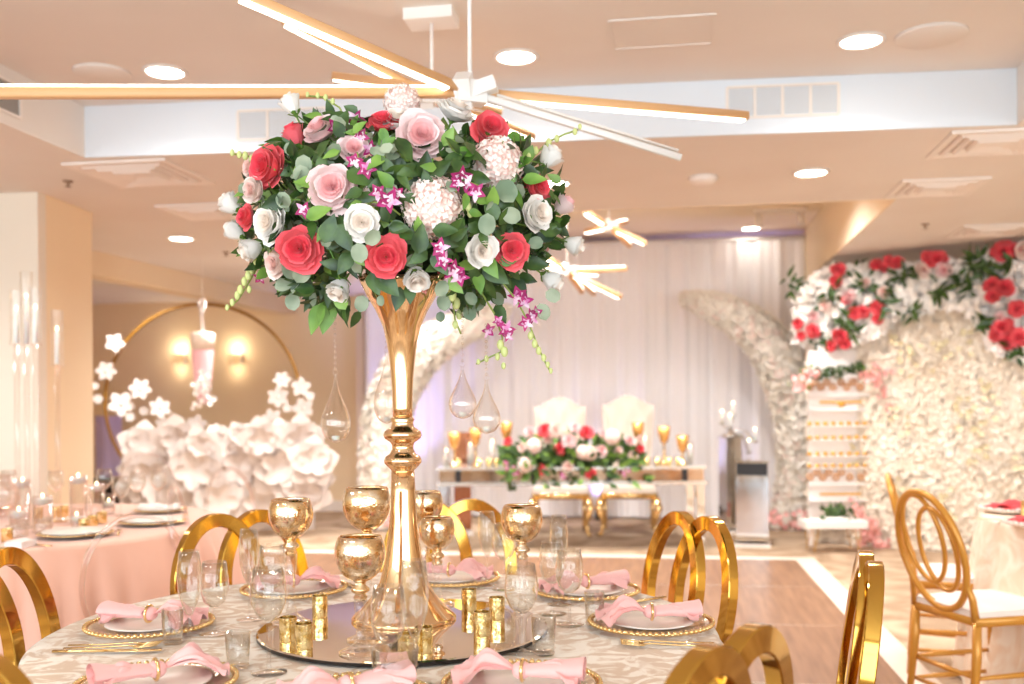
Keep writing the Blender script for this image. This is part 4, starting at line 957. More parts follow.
for px, d, s in ((1014, 4.68, 'further one'), (1042, 4.14, 'nearer one')):
    p = GF(px, d, ZT); t = thing('pearl_rim_plate', 'pearl-edged plate with red napkin on the cream right table, '+s, 'plate', p)
    b = MB(); b.lathe([(.0001, 0), (.1, 0), (.15, .016), (.147, .02), (.1, .006), (.0001, .005)], 40); b.build('plate', 'china', t)
    b = MB()
    for k in range(46): a = 2*PI*k/46; b.ball((.148*cos(a), .148*sin(a), .018), .009, 5)
    b.build('pearl_rim', 'pearl', t)
    b = MB(); b.grid(lambda u, v: ((u-.5)*.24, (v-.5)*.17, .022+.02*sin(PI*u)*sin(PI*v)+.006*sin(u*16+v*5)), 18, 10); b.grid(lambda u, v: ((u-.5)*.20, (v-.5)*.12, .034+.022*sin(PI*u)*sin(PI*v)+.005*sin(u*11-v*6)), 18, 10)
    o = b.build('napkin', 'red_napkin'); o.location = p; tag(o, 'folded coral red napkin on the pearl-edged plate, '+s, 'napkin')
t = votive(1026, proj(GF(1026, 4.5, ZT))[1], 'small silver-gold votive cup on the cream table between the two red napkins', .022, .07, ZT)
cutlery(GF(1001, 4.35, ZT+.001), 1.3, 'knife', 'gold knife on the cream cloth left of the nearer red napkin')

# ------------------------------------------------------------------ head table
hd = 8.75
hl, hr = GF(436, hd), GF(706, hd); hc = (hl+hr)/2; hw = (hr-hl).length; hrz = math.atan2((hr-hl).y, (hr-hl).x)
HZ = P(570, 467, hd).z
t = thing('mirrored_head_table', 'long mirrored head table with silver edges before the white curtain', 'table', hc, hrz)
b = MB(); b.box((0, .3, HZ-.012), (hw, .62, .024)); b.build('tabletop', 'silver_trim', t)
b = MB(); b.box((0, .3, HZ-.075), (hw-.04, .58, .10)); b.build('mirrored_apron', 'smoked_mirror', t)
b = MB(); b.box((0, .3, HZ-.145), (hw+.01, .62, .035)); b.build('lower_rim', 'silver_trim', t)
for x in (-.42, -.14, .14, .42): b = MB(); b.box((x*hw, .008, HZ-.075), (.05, .008, .10)); b.build('apron_accent', 'mirror_side', t)
for x in (-1, 1):
    for y in (.04, .56): b = MB(); b.box((x*(hw/2-.05), y, (HZ-.16)/2), (.07, .07, HZ-.16)); b.build('leg', 'mirror_panel', t)
zt = HZ+.001
def head_at(px, dy=.2):
    p = GF(px, hd); u = (hr-hl).normalized(); n_ = Vector((-u.y, u.x, 0)); return p+n_*dy
def gold_cup(px, py, lab):
    p = head_at(px, .3); zz = P(px, py, hd+.3).z; H = zz-zt+.07
    t = thing('gold_candle_goblet', lab, 'candle goblet', (p.x, p.y, zt))
    b = MB(); b.lathe([(.0001, 0), (.045, 0), (.04, .01), (.012, .03), (.010, H-.17), (.02, H-.15), (.0001, H-.149)], 18); b.build('stem', 'gold', t)
    b = MB(); b.lathe([(.0001, H-.15), (.03, H-.145), (.05, H-.08), (.058, H), (.054, H), (.045, H-.08), (.0001, H-.13)], 20); b.build('bowl', 'amber_glow', t)
for px, py, s in ((452, 440, 'furthest left'), (474, 436, 'second from the left end'), (506, 430, 'left of the head table flowers'), (642, 430, 'right of the head table flowers'), (669, 434, 'second from the right end'), (688, 443, 'furthest right')):
    gold_cup(px, py, 'gold footed candle goblet on the mirrored head table, '+s)
def taper(px, py, lab):
    p = head_at(px, .42); H = P(px, py, hd+.42).z-zt
    t = thing('glass_candle_holder', lab, 'candle holder', (p.x, p.y, zt))
    b = MB(); b.shell([(.032, 0), (.032, H+.04)], 16); b.lathe([(.0001, 0), (.032, 0), (.0001, .004)], 16); b.build('glass_cylinder', 'glass_stem', t)
    b = MB(); b.lathe([(.022, .004), (.022, H-.02), (.0001, H-.018)], 14); b.build('pillar_candle', 'candle', t)
    b = MB(); b.ball((0, 0, H), .009, 6, 0, (1, 1, 1.5)); b.build('flame', 'flame', t)
for px, py, s in ((443, 450, 'leftmost end of the head table'), (468, 444, 'left part of the head table'), (491, 441, 'just left of the head table flowers'), (651, 438, 'just right of the head table flowers'), (698, 446, 'right end of the head table')):
    taper(px, py, 'lit pillar candle in clear glass at the '+s)
for px in (457, 478, 488, 496, 648, 659, 671, 680):
    p = head_at(px, .12); tt = thing('votive_cup', 'tiny gold votive cup on the head table at its '+{457: 'far left', 478: 'left, below the second goblet', 488: 'left, one of a close pair', 496: 'left, other of a close pair', 648: 'right, closest to the flowers', 659: 'right, below a lit pillar candle', 671: 'right, under the second last goblet', 680: 'far right'}[px], 'votive candle holder', (p.x, p.y, zt))
    b = MB(); b.lathe([(.0001, 0), (.026, 0), (.03, .07), (.026, .07), (.022, .02), (.0001, .018)], 14); b.build('cup', 'votive_gold', tt)
# head table flowers
p = head_at(572, .16); fc = Vector((p.x, p.y, zt+.02))
ha = thing('low_floral_garland', 'long low garland of coral, peach and cream roses on the mirrored head table', 'flower arrangement', (p.x, p.y, zt))
hb = Vector(ha.location); dF = hd+.1
for c, px, py, r in (('coral', 508, 442, 5), ('coral', 545, 431, 8), ('coral', 586, 433, 8), ('coral', 560, 449, 6.5), ('coral', 541, 470, 6), ('coral', 591, 474, 6), ('coral', 640, 449, 5), ('hyd', 534, 446, 10), ('hyd', 526, 465, 10), ('blush', 556, 431, 9), ('pink', 569, 441, 8), ('hyd', 583, 452, 9), ('hyd', 590, 453, 9), ('pink', 601, 451, 7), ('hyd', 612, 437, 10), ('blush', 618, 451, 5.5), ('blush', 568, 466, 6), ('pink', 530, 432, 6), ('pink', 575, 428, 6), ('blush', 616, 470, 5), ('blush', 633, 458, 7), ('pink', 603, 434, 5), ('blush', 548, 440, 5), ('blush', 522, 448, 5), ('pink', 630, 441, 6), ('blush', 640, 440, 5)):
    q = P(px, py, dF-.14+.1*abs(px-572)/70); toc = (CAM-q).normalized(); out = (q-fc); out.normalize()
    me = HYD[0] if c == 'hyd' else LOW[c][px % 2]
    o = link('hydrangea' if c == 'hyd' else 'rose', me, ha, X=align(q-hb, toc+out*.7+Vector((0, 0, .2)), px, r*8.7/1000*.92)); o['label'] = {'hyd': 'cream hydrangea head', 'coral': 'coral rose', 'pink': 'pink rose', 'blush': 'pale rose'}[c]
b = MB(); b2 = MB()
for k in range(520):
    u = R.uniform(-1, 1); a = R.uniform(0, PI); q = math.sqrt(1-u*u*.85)
    pos = Vector((0, 0, 0))+right*u*.60+Vector((0, 0, 1))*(.02+.27*q*sin(a)*R.uniform(.3, 1))+fr*cos(a)*.2*q
    if R.random() < .25: pos += Vector((0, 0, -.16))+fr*.2 ; 
    if pos.z < -.12 and abs(u) > .8: continue
    d = (pos+Vector([R.uniform(-.3, .3) for _ in range(3)])+Vector((0, 0, .1))).normalized(); nn = fr; nn = (nn-d*nn.dot(d)).normalized(); x = d.cross(nn)
    X = Matrix((x, d, nn)).transposed().to_4x4(); X.translation = pos; leaf(b if k % 3 else b2, X, R.uniform(.06, .12), .05, 0, .1, .1, nv=3)
b.ball((0, 0, .08), 1, 8, 0, (.45, .13, .10), X=Matrix.Rotation(YAW, 4, 'Z'))
b.build('dark_foliage', 'leaf_dark', ha); b2.build('bright_foliage', 'leaf_bright', ha)
for px, py in ((505, 464), (565, 474), (627, 470), (514, 470)):
    q = P(px, py, dF-.25)-hb; b = MB()
    for k in range(3): orchid(b, align(q+Vector((R.uniform(-.03, .03), 0, R.uniform(-.05, .03))), -fr*-1+Vector((R.uniform(-.3, .3), 0, 0)), k, .035))
    b.build('orchid_bloom', ['magenta', 'orchid_white'], ha)
b = MB(); b.tube([P(510, 470, dF-.3)-hb, P(511, 480, dF-.33)-hb, P(510, 492, dF-.33)-hb], .006, 5)
for k in range(7): leaf(b, align(P(510+R.uniform(-2, 2), 478+2.2*k, dF-.33)-hb, fr+Vector((R.uniform(-.6, .6), 0, R.uniform(-.6, .2))), k, 1), .06, .04)
b.build('trailing_leaves', 'leaf_dark', ha)

# thrones
def throne(px, d, lab, wpx=48, ytop=400):
    p = GF(px, d); rz = face(p, 180); t = thing('tufted_throne_chair', lab, 'chair', p, rz)
    W = wpx*d/1000; zt_ = P(px, ytop, d).z; z0 = .5
    def bk(side):
        def fn(u, v):
            uu = 2*u-1; top = zt_-.05*(uu*uu)*1.0+.035*cos(uu*PI*1.0)*1.0+.05*max(0, abs(uu)-.8)*3
            hw_ = W/2*(.80+.22*v); z = z0+(top-z0)*v
            th = .05*math.sqrt(max(0, 1-uu**6))*math.sqrt(max(0.02, 1-(2*v-1)**8))
            tf = .012*(cos(uu*9)*cos(v*16))
            return (uu*hw_, -.22-.10*v+side*(th+(tf if side > 0 else 0)), z)
        return fn
    b = MB(); b.grid(bk(1), 26, 26); b.grid(bk(-1), 26, 26); b.build('tufted_back', 'tufted', t)
    b = MB(); pts = [bk(0)(u, 1) for u in [k/20 for k in range(21)]]; pts = [bk(0)(0, k/10) for k in range(10)]+pts+[bk(0)(1, 1-k/10) for k in range(1, 11)]; b.tube(pts, .016, 8); b.build('back_trim', 'pearl', t)
    b = MB(); b.grid(lambda u, v: ((u-.5)*W*1.05, (v-.5)*.5, .47+.05*(1-(2*u-1)**6)*(1-(2*v-1)**6)), 14, 14); b.box((0, 0, .44), (W*1.05, .5, .06)); b.build('seat', 'tufted', t)
    b = MB(); b.band([(-W*.54, -.26, .39), (W*.54, -.26, .39), (W*.54, .26, .39), (-W*.54, .26, .39)], .06, .03, up=(0, 0, 1)); b.build('seat_rail', 'gold', t)
    for x in (-1, 1):
        b = MB(); b.tube([(x*W*.52, .25, .38), (x*(W*.52+.03), .29, .28), (x*(W*.52-.01), .27, .13), (x*(W*.52-.0), .27, .04), (x*(W*.52+.02), .31, .015)], [.035, .04, .02, .015, .025], 10); b.build('leg', 'gold', t)
        b = MB(); b.tube([(x*W*.48, -.25, .38), (x*W*.48, -.28, .0)], [.022, .018], 8); b.build('leg', 'gold', t)
throne(560, 9.95, 'cream tufted throne chair behind the head table, left one', 50, 402)
throne(628, 9.95, 'cream tufted throne chair behind the head table, right one', 50, 400)

# pedestals and candelabra
def pedestal(px, d, wpx, ytop, lab, m='mirror_panel', dark=True, rot=0.0):
    p = GF(px, d); H = P(px, ytop, d).z; W = wpx*d/1000; rz = face(p, 180)+rot
    t = thing('mirrored_pedestal', lab, 'pedestal', p, rz)
    b = MB(); b.box((0, 0, .015), (W+.03, W+.03, .03)); b.build('plinth', 'trim_white', t)
    b = MB(); b.box((0, 0, (H-.13)/2+.03), (W, W, H-.16-.03)); b.build('column', m, t)
    b = MB(); b.box((0, 0, H-.075), (W-.01, W-.01, .11)); b.build('smoked_band', 'mirror_side' if dark else m, t)
    b = MB(); b.box((0, 0, H-.01), (W+.02, W+.02, .02)); b.build('top_slab', m, t); return H
pedestal(751.5, 9.0, 31, 460, 'square mirrored pedestal right of the head table, nearer one')
h2 = pedestal(730, 9.9, 17, 437, 'tall narrow mirrored pedestal carrying the candelabra', dark=False, rot=.5)
pedestal(462, 9.9, 17, 432, 'rose copper mirrored pedestal behind the left end of the head table', 'rose_mirror', False)
pedestal(371, 10.9, 19, 463, 'rose copper pedestal beside the left floral arch', 'rose_mirror', False)
cp = GF(730, 9.9, h2+.001); t = thing('silver_candelabra', 'silver multi-arm candelabra with lit candles on the narrow mirrored pedestal', 'candelabra', cp)
b = MB(); b.lathe([(.0001, 0), (.11, 0), (.10, .02), (.03, .05), (.02, .1), (.0001, .11)], 20); b.build('base', 'mirror_panel', t)
for px, py in ((722, 411), (733, 403), (730, 415), (755, 429), (749, 440)):
    q = P(px, py, 9.9)-cp; b = MB(); b.tube([(0, 0, .06), (q.x*.6, q.y*.6, .05+max(q.z*.2, -.02)), (q.x, q.y, q.z-.13)], .009, 7); b.lathe([(.0001, q.z-.14), (.03, q.z-.13), (.034, q.z-.115), (.0001, q.z-.12)], 12, c=(q.x, q.y, 0)); o = b.build('candle_arm', 'mirror_panel', t)
    b = MB(); b.lathe([(.012, q.z-.12), (.012, q.z-.02), (.0001, q.z-.018)], 10, c=(q.x, q.y, 0)); b.build('candle', 'candle', o)
    b = MB(); b.ball((q.x, q.y, q.z), .011, 6, 0, (1, 1, 1.4)); b.build('flame', 'flame', o)

# ------------------------------------------------------------------ floral moon arches
def blossom(b, c, nrm, r, mi=0, n=5):
    X = align(c, nrm, R.uniform(0, 6), r)
    for k in range(n):
        a = 2*PI*k/n; a2 = a+PI/n; a0 = a-PI/n
        b.add([(0, 0, 0), (.62*cos(a0), .62*sin(a0), .30), (1.0*cos(a), 1.0*sin(a), .42), (.62*cos(a2), .62*sin(a2), .30)], [(0, 1, 2, 3)], mi, True, X)
def arch(outer, inner, d, thick, lab, flip=False):
    O = [P(x, y, d) for x, y in outer]; I = [P(x, y, d) for x, y in inner]; base_ = Vector(((O[-1].x+I[-1].x)/2, (O[-1].y+I[-1].y)/2, 0))
    t = thing('floral_crescent_arch', lab, 'floral arch', base_)
    def sm(L, s):
        n = len(L)-1; k = min(int(s*n), n-1); f = s*n-k
        p0, p1, p2, p3 = L[max(k-1, 0)], L[k], L[k+1], L[min(k+2, n)]
        return .5*((2*p1)+(p2-p0)*f+(2*p0-5*p1+4*p2-p3)*f*f+(3*p1-p0-3*p2+p3)*f**3)
    def fn(u, v):
        o_, i_ = sm(O, v), sm(I, v); c = (o_+i_)/2; h = (o_-i_)/2; a = 2*PI*u
        k = min(1, .25+v*6)
        return c+h*cos(a)*.94+fr*sin(a)*thick*k-base_
    b = MB(); b.grid(fn, 18, 40, closeu=True); b.v = [(x, y, max(z, .005)) for x, y, z in b.v]; b.build('padded_frame', 'arch_petals', t)
    b = MB()
    for k in range(3600):
        u, v = R.random(), R.random(); q = fn(u, v); q2 = fn(u, .5 if False else v); c = (sm(O, v)+sm(I, v))/2-base_; nn = (q-c).normalized()
        if q.z < .03: continue
        blossom(b, q+nn*R.uniform(0, .02), nn+Vector([R.uniform(-.5, .5) for _ in range(3)]), R.uniform(.035, .065), 1 if R.random() < .10 else 0)
    for k in range(90):
        v = R.uniform(.3, 1); q = fn(R.uniform(.45, 1.0), v)
        leaf(b, align(q, Vector([R.uniform(-1, 1) for _ in range(3)]), 0, 1), .06, .04, 2)
    o = b.build('silk_blossoms', ['arch_white', 'blush', 'tan_leaf'], t); o['kind'] = 'stuff'
    b = MB()
    for k in range(60):
        c = (O[-1]+I[-1])/2-base_; q = Vector((c.x+R.uniform(-.28, .28), c.y, R.uniform(.03, .2)))-fr*-R.uniform(.1, .3)
        blossom(b, q, fr+Vector((R.uniform(-.6, .6), 0, R.uniform(0, .8))), .035)
    o = b.build('pink_blossoms', 'cherry', t); o['kind'] = 'stuff'
arch([(684, 296), (712, 295), (742, 303), (772, 320), (795, 348), (810, 390), (815, 440), (812, 490), (808, 528)], [(685, 302), (706, 315), (728, 330), (750, 352), (766, 385), (777, 420), (780, 455), (778, 495), (768, 528)], 10.2, .16, 'ivory floral crescent arch curving up to the left behind the white favour board')
arch([(508, 308), (470, 312), (435, 322), (400, 345), (378, 375), (366, 410), (362, 450), (362, 490), (366, 528)], [(505, 318), (478, 335), (452, 352), (430, 375), (414, 405), (406, 435), (404, 465), (406, 495), (412, 528)], 10.4, .16, 'ivory floral crescent arch behind the tall gold vase')

# ------------------------------------------------------------------ flower wall
fa, fbp = GF(808, 9.25), GF(1085, 7.9)
fdv = (fbp-fa).normalized(); fn_ = Vector((fdv.y, -fdv.x, 0)); L_ = (fbp-fa).length
frz = math.atan2(fdv.y, fdv.x); FH = 2.40
fw = thing('flower_wall', 'tall backdrop wall covered in cream silk blossoms at the right', 'flower wall', fa, frz)
b = MB(); b.box((L_/2, .06, FH/2), (L_, .1, FH)); b.build('panel', 'ivory_petals', fw)
b = MB()
for k in range(9000):
    x, z = R.uniform(0, L_), R.uniform(.01, FH)
    blossom(b, Vector((x, -.0-R.uniform(0, .02), z)), Vector((R.uniform(-.45, .45), -1, R.uniform(-.45, .45))), R.uniform(.024, .044), 1 if R.random() < .1 else 0)
for k in range(18):
    cx_, cz = R.uniform(.3, L_), R.uniform(.3, FH-.5)
    for j in range(10): blossom(b, Vector((cx_+R.gauss(0, .05), -.06, cz+R.gauss(0, .08))), Vector((R.uniform(-.6, .6), -1, R.uniform(-.6, .6))), .03, 2)
o = b.build('silk_blossoms', ['ivory_petals', 'arch_petals', 'pale_green_petal'], fw); o['kind'] = 'stuff'
def onw(px, py, off=0.0):
    r = cam_rot @ Vector(((px-CX)/F, (CY-py)/F, -1)); tt = (fa+fn_*off-CAM).dot(fn_)/r.dot(fn_); return CAM+r*tt
gc = onw(910, 290, .02)
gar = thing('floral_garland', 'swag of coral roses, white blossoms and greenery along the top of the flower wall', 'flower garland', gc)
for c, px, py, r in (('coral', 838, 270, 8), ('coral', 836, 281, 7), ('pink', 849, 296, 7), ('coral', 847, 299, 6), ('coral', 855, 313, 7), ('coral', 863, 312, 7), ('coral', 877, 307, 7), ('coral', 878, 319, 6), ('coral', 798, 324, 6), ('coral', 801, 336, 5), ('coral', 813, 331, 8), ('coral', 840, 337, 9), ('coral', 831, 346, 6), ('coral', 845, 344, 6), ('coral', 876, 264, 6), ('coral', 889, 257, 6), ('coral', 897, 263, 7), ('coral', 883, 268, 5), ('coral', 928, 252, 7), ('coral', 938, 259, 9), ('coral', 931, 262, 6), ('pink', 944, 270, 8), ('coral', 1003, 244, 10), ('coral', 1014, 243, 7), ('coral', 996, 252, 6), ('coral', 992, 285, 8), ('coral', 1004, 288, 9), ('coral', 993, 296, 7), ('coral', 1017, 309, 8), ('coral', 1003, 328, 10), ('coral', 1019, 338, 9), ('coral', 1006, 342, 8), ('coral', 996, 335, 7),
                    ('blush', 825, 305, 7), ('pink', 813, 316, 6), ('blush', 884, 292, 7), ('blush', 923, 270, 8), ('blush', 1026, 250, 10), ('pink', 1000, 318, 6), ('blush', 866, 283, 6), ('blush', 1040, 300, 9), ('coral', 1045, 270, 9), ('coral', 1050, 330, 9)):
    py = max(py, 256 if px < 900 else 250); q = onw(px, py, .20); q.z = min(q.z, 2.50); toc = (CAM-q).normalized(); o = link('rose', LOW[c][px % 2], gar, X=align(q-gc, toc+Vector((R.uniform(-.4, .4), 0, R.uniform(-.3, .5))), px, r*8.5/1000*.95)); o['label'] = {'coral': 'coral red rose', 'pink': 'pink rose', 'blush': 'peach rose'}[c]
top = [(795, 292), (815, 272), (835, 262), (880, 262), (930, 260), (970, 255), (1000, 248), (1060, 240)]
bot = [(795, 345), (815, 350), (850, 350), (880, 338), (900, 320), (920, 318), (940, 308), (960, 312), (980, 328), (990, 352), (1010, 362), (1060, 368)]
def interp(L, x):
    for a, c in zip(L, L[1:]):
        if a[0] <= x <= c[0]: return a[1]+(c[1]-a[1])*(x-a[0])/(c[0]-a[0])
    return L[-1][1] if x > L[-1][0] else L[0][1]
b = MB(); lf = MB()
for k in range(2300):
    x = R.uniform(795, 1060); y = R.uniform(interp(top, x)+3, interp(bot, x)-2); q = onw(x, y, R.uniform(.02, .16))-gc
    if q.z+gc.z > 2.53: continue
    blossom(b, q, fn_+Vector([R.uniform(-.7, .7) for _ in range(3)]), R.uniform(.03, .055), 0)
o = b.build('white_blossoms', ['white_p'], gar); o['kind'] = 'stuff'
for (px, py, n, s) in ((846, 262, 14, 9), (792, 284, 8, 7), (866, 285, 14, 8), (903, 276, 12, 7), (941, 290, 14, 8), (975, 262, 16, 9), (966, 285, 10, 7), (984, 268, 12, 8), (820, 338, 14, 9), (850, 330, 10, 7), (886, 306, 10, 6), (828, 300, 10, 7), (848, 318, 8, 6), (1010, 262, 10, 7), (986, 326, 10, 6), (915, 312, 8, 6), (1015, 352, 10, 7), (836, 290, 10, 6), (955, 274, 8, 6), (890, 288, 8, 6)):
    for k in range(int(n*1.7)):
        q = onw(px+R.gauss(0, s*.6), py+R.gauss(0, s*.6), R.uniform(.12, .22))-gc
        if q.z+gc.z > 2.50: continue
        leaf(lf, align(q, fn_+Vector([R.uniform(-.9, .9) for _ in range(3)]), R.uniform(0, 6), 1), R.uniform(.09, .15), .045)
lf.build('dark_leaves', 'leaf_dark', gar)

# ------------------------------------------------------------------ favour board, bench
bd = 8.95; bl, br = GF(809, bd), GF(878, bd); bc = (bl+br)/2; bw = (br-bl).length; bz = P(843, 350, bd).z
brz = math.atan2((br-bl).y, (br-bl).x)
t = thing('favour_board', 'tall white shelved favour board standing before the flower wall', 'display board', bc, brz)
b = MB(); b.box((0, .02, bz/2+.1), (bw, .03, bz-.2)); b.build('panel', 'board_white', t)
for y in (395, 410, 426, 440, 456, 468, 484, 500):
    z = P(843, y, bd).z; b = MB(); b.box((0, -.02, z), (bw+.03, .06, .014)); b.build('ledge', 'board_white', t)
for s in (-1, 1): b = MB(); b.box((s*(bw/2-.02), .03, bz/2), (.035, .04, bz)); b.build('upright', 'board_white', t)
for y, x0, x1 in ((402, 820, 862), (494, 820, 861)):
    q0, q1 = P(x0, y, bd-.05), P(x1, y, bd-.05); b = MB(); b.box((0, 0, 0), ((q1-q0).length, .012, .022)); 
    if y == 402: b.ball((0, -.01, -.02), .035, 6, 0, (1, .3, .8))
    o = b.build('gold_bar', 'gold_paint'); o.location = (q0+q1)/2; o.rotation_euler = (0, 0, brz); tag(o, 'thin gold bar on the favour board '+('above the rows of favours' if y == 402 else 'below the lower rings'), 'ornament')
dm = None
for row, (y, xs_) in enumerate(((382, (815, 827, 841, 853)), (387, (810, 821, 833, 847, 860)), (472, (817, 829, 841.5, 867.5)), (477, (810, 823, 836, 850, 861, 873.5)))):
    for x in xs_:
        if dm is None:
            b = MB(); b.tube([(.022*cos(a), 0, .022*sin(a)) for a in [2*PI*k/16 for k in range(16)]], .013, 8, closed=True); dm = b.mesh('ring_doughnut', 'donut')
        o = link('ring_doughnut', dm, None, P(x, y, bd-.035)); o.rotation_euler = (0, 0, brz)
        tag(o, 'brown ring doughnut hung in the %s of the favour board' % ('upper line of the top pair' if row == 0 else 'lower line of the top pair' if row == 1 else 'upper line of the bottom pair' if row == 2 else 'lower line of the bottom pair'), 'doughnut', 'doughnuts, %s line of the favour board' % ('first', 'second', 'third', 'fourth')[row])
gm = None
for row, y in enumerate((418, 433, 448.5, 464)):
    for k in range(9):
        x = 808.5+7.9*k
        if gm is None:
            b = MB(); b.lathe([(.0001, 0), (.022, 0), (.026, .012), (.022, .026), (.008, .03), (.0001, .04)], 12); gm = b.mesh('gold_favour', 'gold_paint')
        zz = P(843, (410, 426, 440, 456)[row], bd).z
        q = P(x+1, y, bd-.035); zl = P(843, (426, 440, 456, 468)[row], bd).z+.008
        o = link('gold_favour', gm, None, (q.x, q.y, zl)); tag(o, 'small gold favour on the %s shelf of favours on the white board' % ('top', 'second', 'third', 'lowest')[row], 'favour', 'gold favours, %s shelf' % ('top', 'second', 'third', 'lowest')[row])
# greenery on the board
q0 = P(838, 371, bd-.07); t = thing('greenery_swag', 'dark green rosemary-like swag across the top of the white board', 'garland', q0)
b = MB()
for k in range(170):
    s = R.uniform(-1, 1); q = right*s*.22+Vector((0, 0, .05*s*abs(s)+R.gauss(0, .018)))+fr*R.uniform(-.02, .03)
    leaf(b, align(q, fr+Vector([R.uniform(-.8, .8) for _ in range(3)]), R.uniform(0, 6), 1), .055, .022)
b.build('leaves', 'leaf_dark', t)
for name, lab, spots in (('pink_blossom_spray', 'pale pink blossom spray at the top right corner of the board', [(868, 372), (876, 370), (884, 374), (874, 380), (880, 388), (884, 396), (889, 406), (864, 376), (890, 372)]),
                         ('pink_blossom_spray', 'faded peach blossom spray at the top left corner of the board', [(806, 373), (798, 378), (802, 385), (812, 372), (796, 386)]),
                         ('pink_blossom_branch', 'pink cherry blossom branch spilling over the right end of the bench', [(858, 513), (862, 519), (866, 527), (872, 522), (868, 535), (876, 532), (863, 541), (882, 543), (879, 549), (856, 507)])):
    c0 = P(spots[0][0], spots[0][1], bd-.12); t = thing(name, lab, 'blossom branch', c0)
    b = MB(); b.tube([P(x, y, bd-.12)-c0 for x, y in spots[:4]], .006, 5); b.tube([P(x, y, bd-.12)-c0 for x, y in spots[3:7]], .005, 5); b.build('twigs', 'tan_leaf', t)
    b = MB()
    for x, y in spots:
        for k in range(13 if 'branch' in name else 7):
            q = P(x+R.gauss(0, 3), y+R.gauss(0, 3), bd-.12-R.uniform(-.04, .1)); q.z = max(q.z, .03)
            blossom(b, q-c0, fr+Vector([R.uniform(-.7, .7) for _ in range(3)]), R.uniform(.022, .036))
    o = b.build('blossoms', 'cherry', t); o['kind'] = 'stuff'
    b = MB()
    for x, y in spots:
        q = P(x+R.gauss(0, 3), y+R.gauss(0, 3), bd-.1); q.z = max(q.z, .03); leaf(b, align(q-c0, fr+Vector([R.uniform(-.8, .8) for _ in range(3)]), 0, 1), .05, .03)
    b.build('small_leaves', 'leaf_bright', t)
be = 8.6; b0, b1 = GF(801, be), GF(862, be); bcn = (b0+b1)/2; bwn = (b1-b0).length; bzz = P(830, 520, be).z
t = thing('white_bench', 'low white bench on hairpin legs in front of the favour board', 'bench', bcn, math.atan2((b1-b0).y, (b1-b0).x))
b = MB(); b.box((0, 0, bzz-.03), (bwn, .26, .06)); b.build('seat', 'board_white', t)
for x in (-1, 1):
    for y in (-1, 1):
        b = MB(); b.tube([(x*bwn*.34-.02, y*.1, bzz-.06), (x*bwn*.36, y*.11, .0), (x*bwn*.34+.03, y*.1, bzz-.06)], .006, 6); b.build('hairpin_leg', 'gold_paint', t)
pz = thing('potted_greenery', 'low bunch of dark green leaves on the white bench', 'plant', P(837, 519.5, be)); pz.location.z = bzz+.001
b = MB(); b.lathe([(.0001, 0), (.10, 0), (.11, .025), (.0001, .03)], 14); b.build('tray', 'board_white', pz)
b = MB()
for k in range(90):
    a = R.uniform(0, 2*PI); q = Vector((cos(a)*R.uniform(0, .14), sin(a)*R.uniform(0, .06), R.uniform(.02, .10))); leaf(b, align(q, Vector((cos(a), sin(a)-1, R.uniform(-.3, 1))), R.uniform(0, 6), 1), .08, .035)
b.build('leaves', 'leaf_dark', pz)

# ------------------------------------------------------------------ hoop with paper flowers, hanging cone, sconces
hp = 10.2
hcn = P(203, 402, hp); hr_ = 98*hp/1000
t = thing('gold_hoop', 'large thin gold ring standing behind the white paper flowers', 'hoop', (hcn.x, hcn.y, 0), YAW)
b = MB(); b.tube([(hr_*cos(a), 0, hcn.z+hr_*sin(a)) for a in [2*PI*k/90 for k in range(90)]], .018, 8, closed=True); b.build('ring', 'hoop_gold', t)
b = MB(); b.box((0, 0, .02), (.8, .4, .04)); b.tube([(0, 0, .03), (0, 0, hcn.z-hr_+.02)], .02, 8); b.build('foot', 'gold_paint', t)
def paper_flower(px, py, r, d, lab, layers, n=5, low=True, grp=None):
    c = P(px, py, d); rr_ = r*d/1000; toc = (CAM-c).normalized()
    b = MB(); nrm = (toc+Vector([R.uniform(-.22, .22) for _ in range(3)])).normalized(); X = align((0, 0, 0), nrm, R.uniform(0, 6), 1)
    for L in range(layers):
        s = rr_*(1-L*.2); nn = n
        for k in range(nn):
            a = 2*PI*(k+.5*L)/nn
            def fn(u, v, a=a, s=s, L=L):
                uu = 2*u-1; w = (.80 if layers > 2 else .74)*sin(PI*min(1, .2+v*.5))**.6*(PI/nn)*1.5
                q = s*v*(1-.34*uu*uu*v+.04*cos(uu*7)); return (q*cos(a+uu*w*.9), q*sin(a+uu*w*.9), (.05+.30*v*v)*s*(.5+L*.5)+.02*L-(.10*v**4)*s)
            b.grid(fn, 6, 6, 0, True, X)
    b.ball((0, 0, .06*rr_), rr_*.16, 6, 0, (1, 1, .6), X=X)
    o = b.build('paper_flower', 'paper'); o.location = c; tag(o, lab, 'paper flower', grp); return o
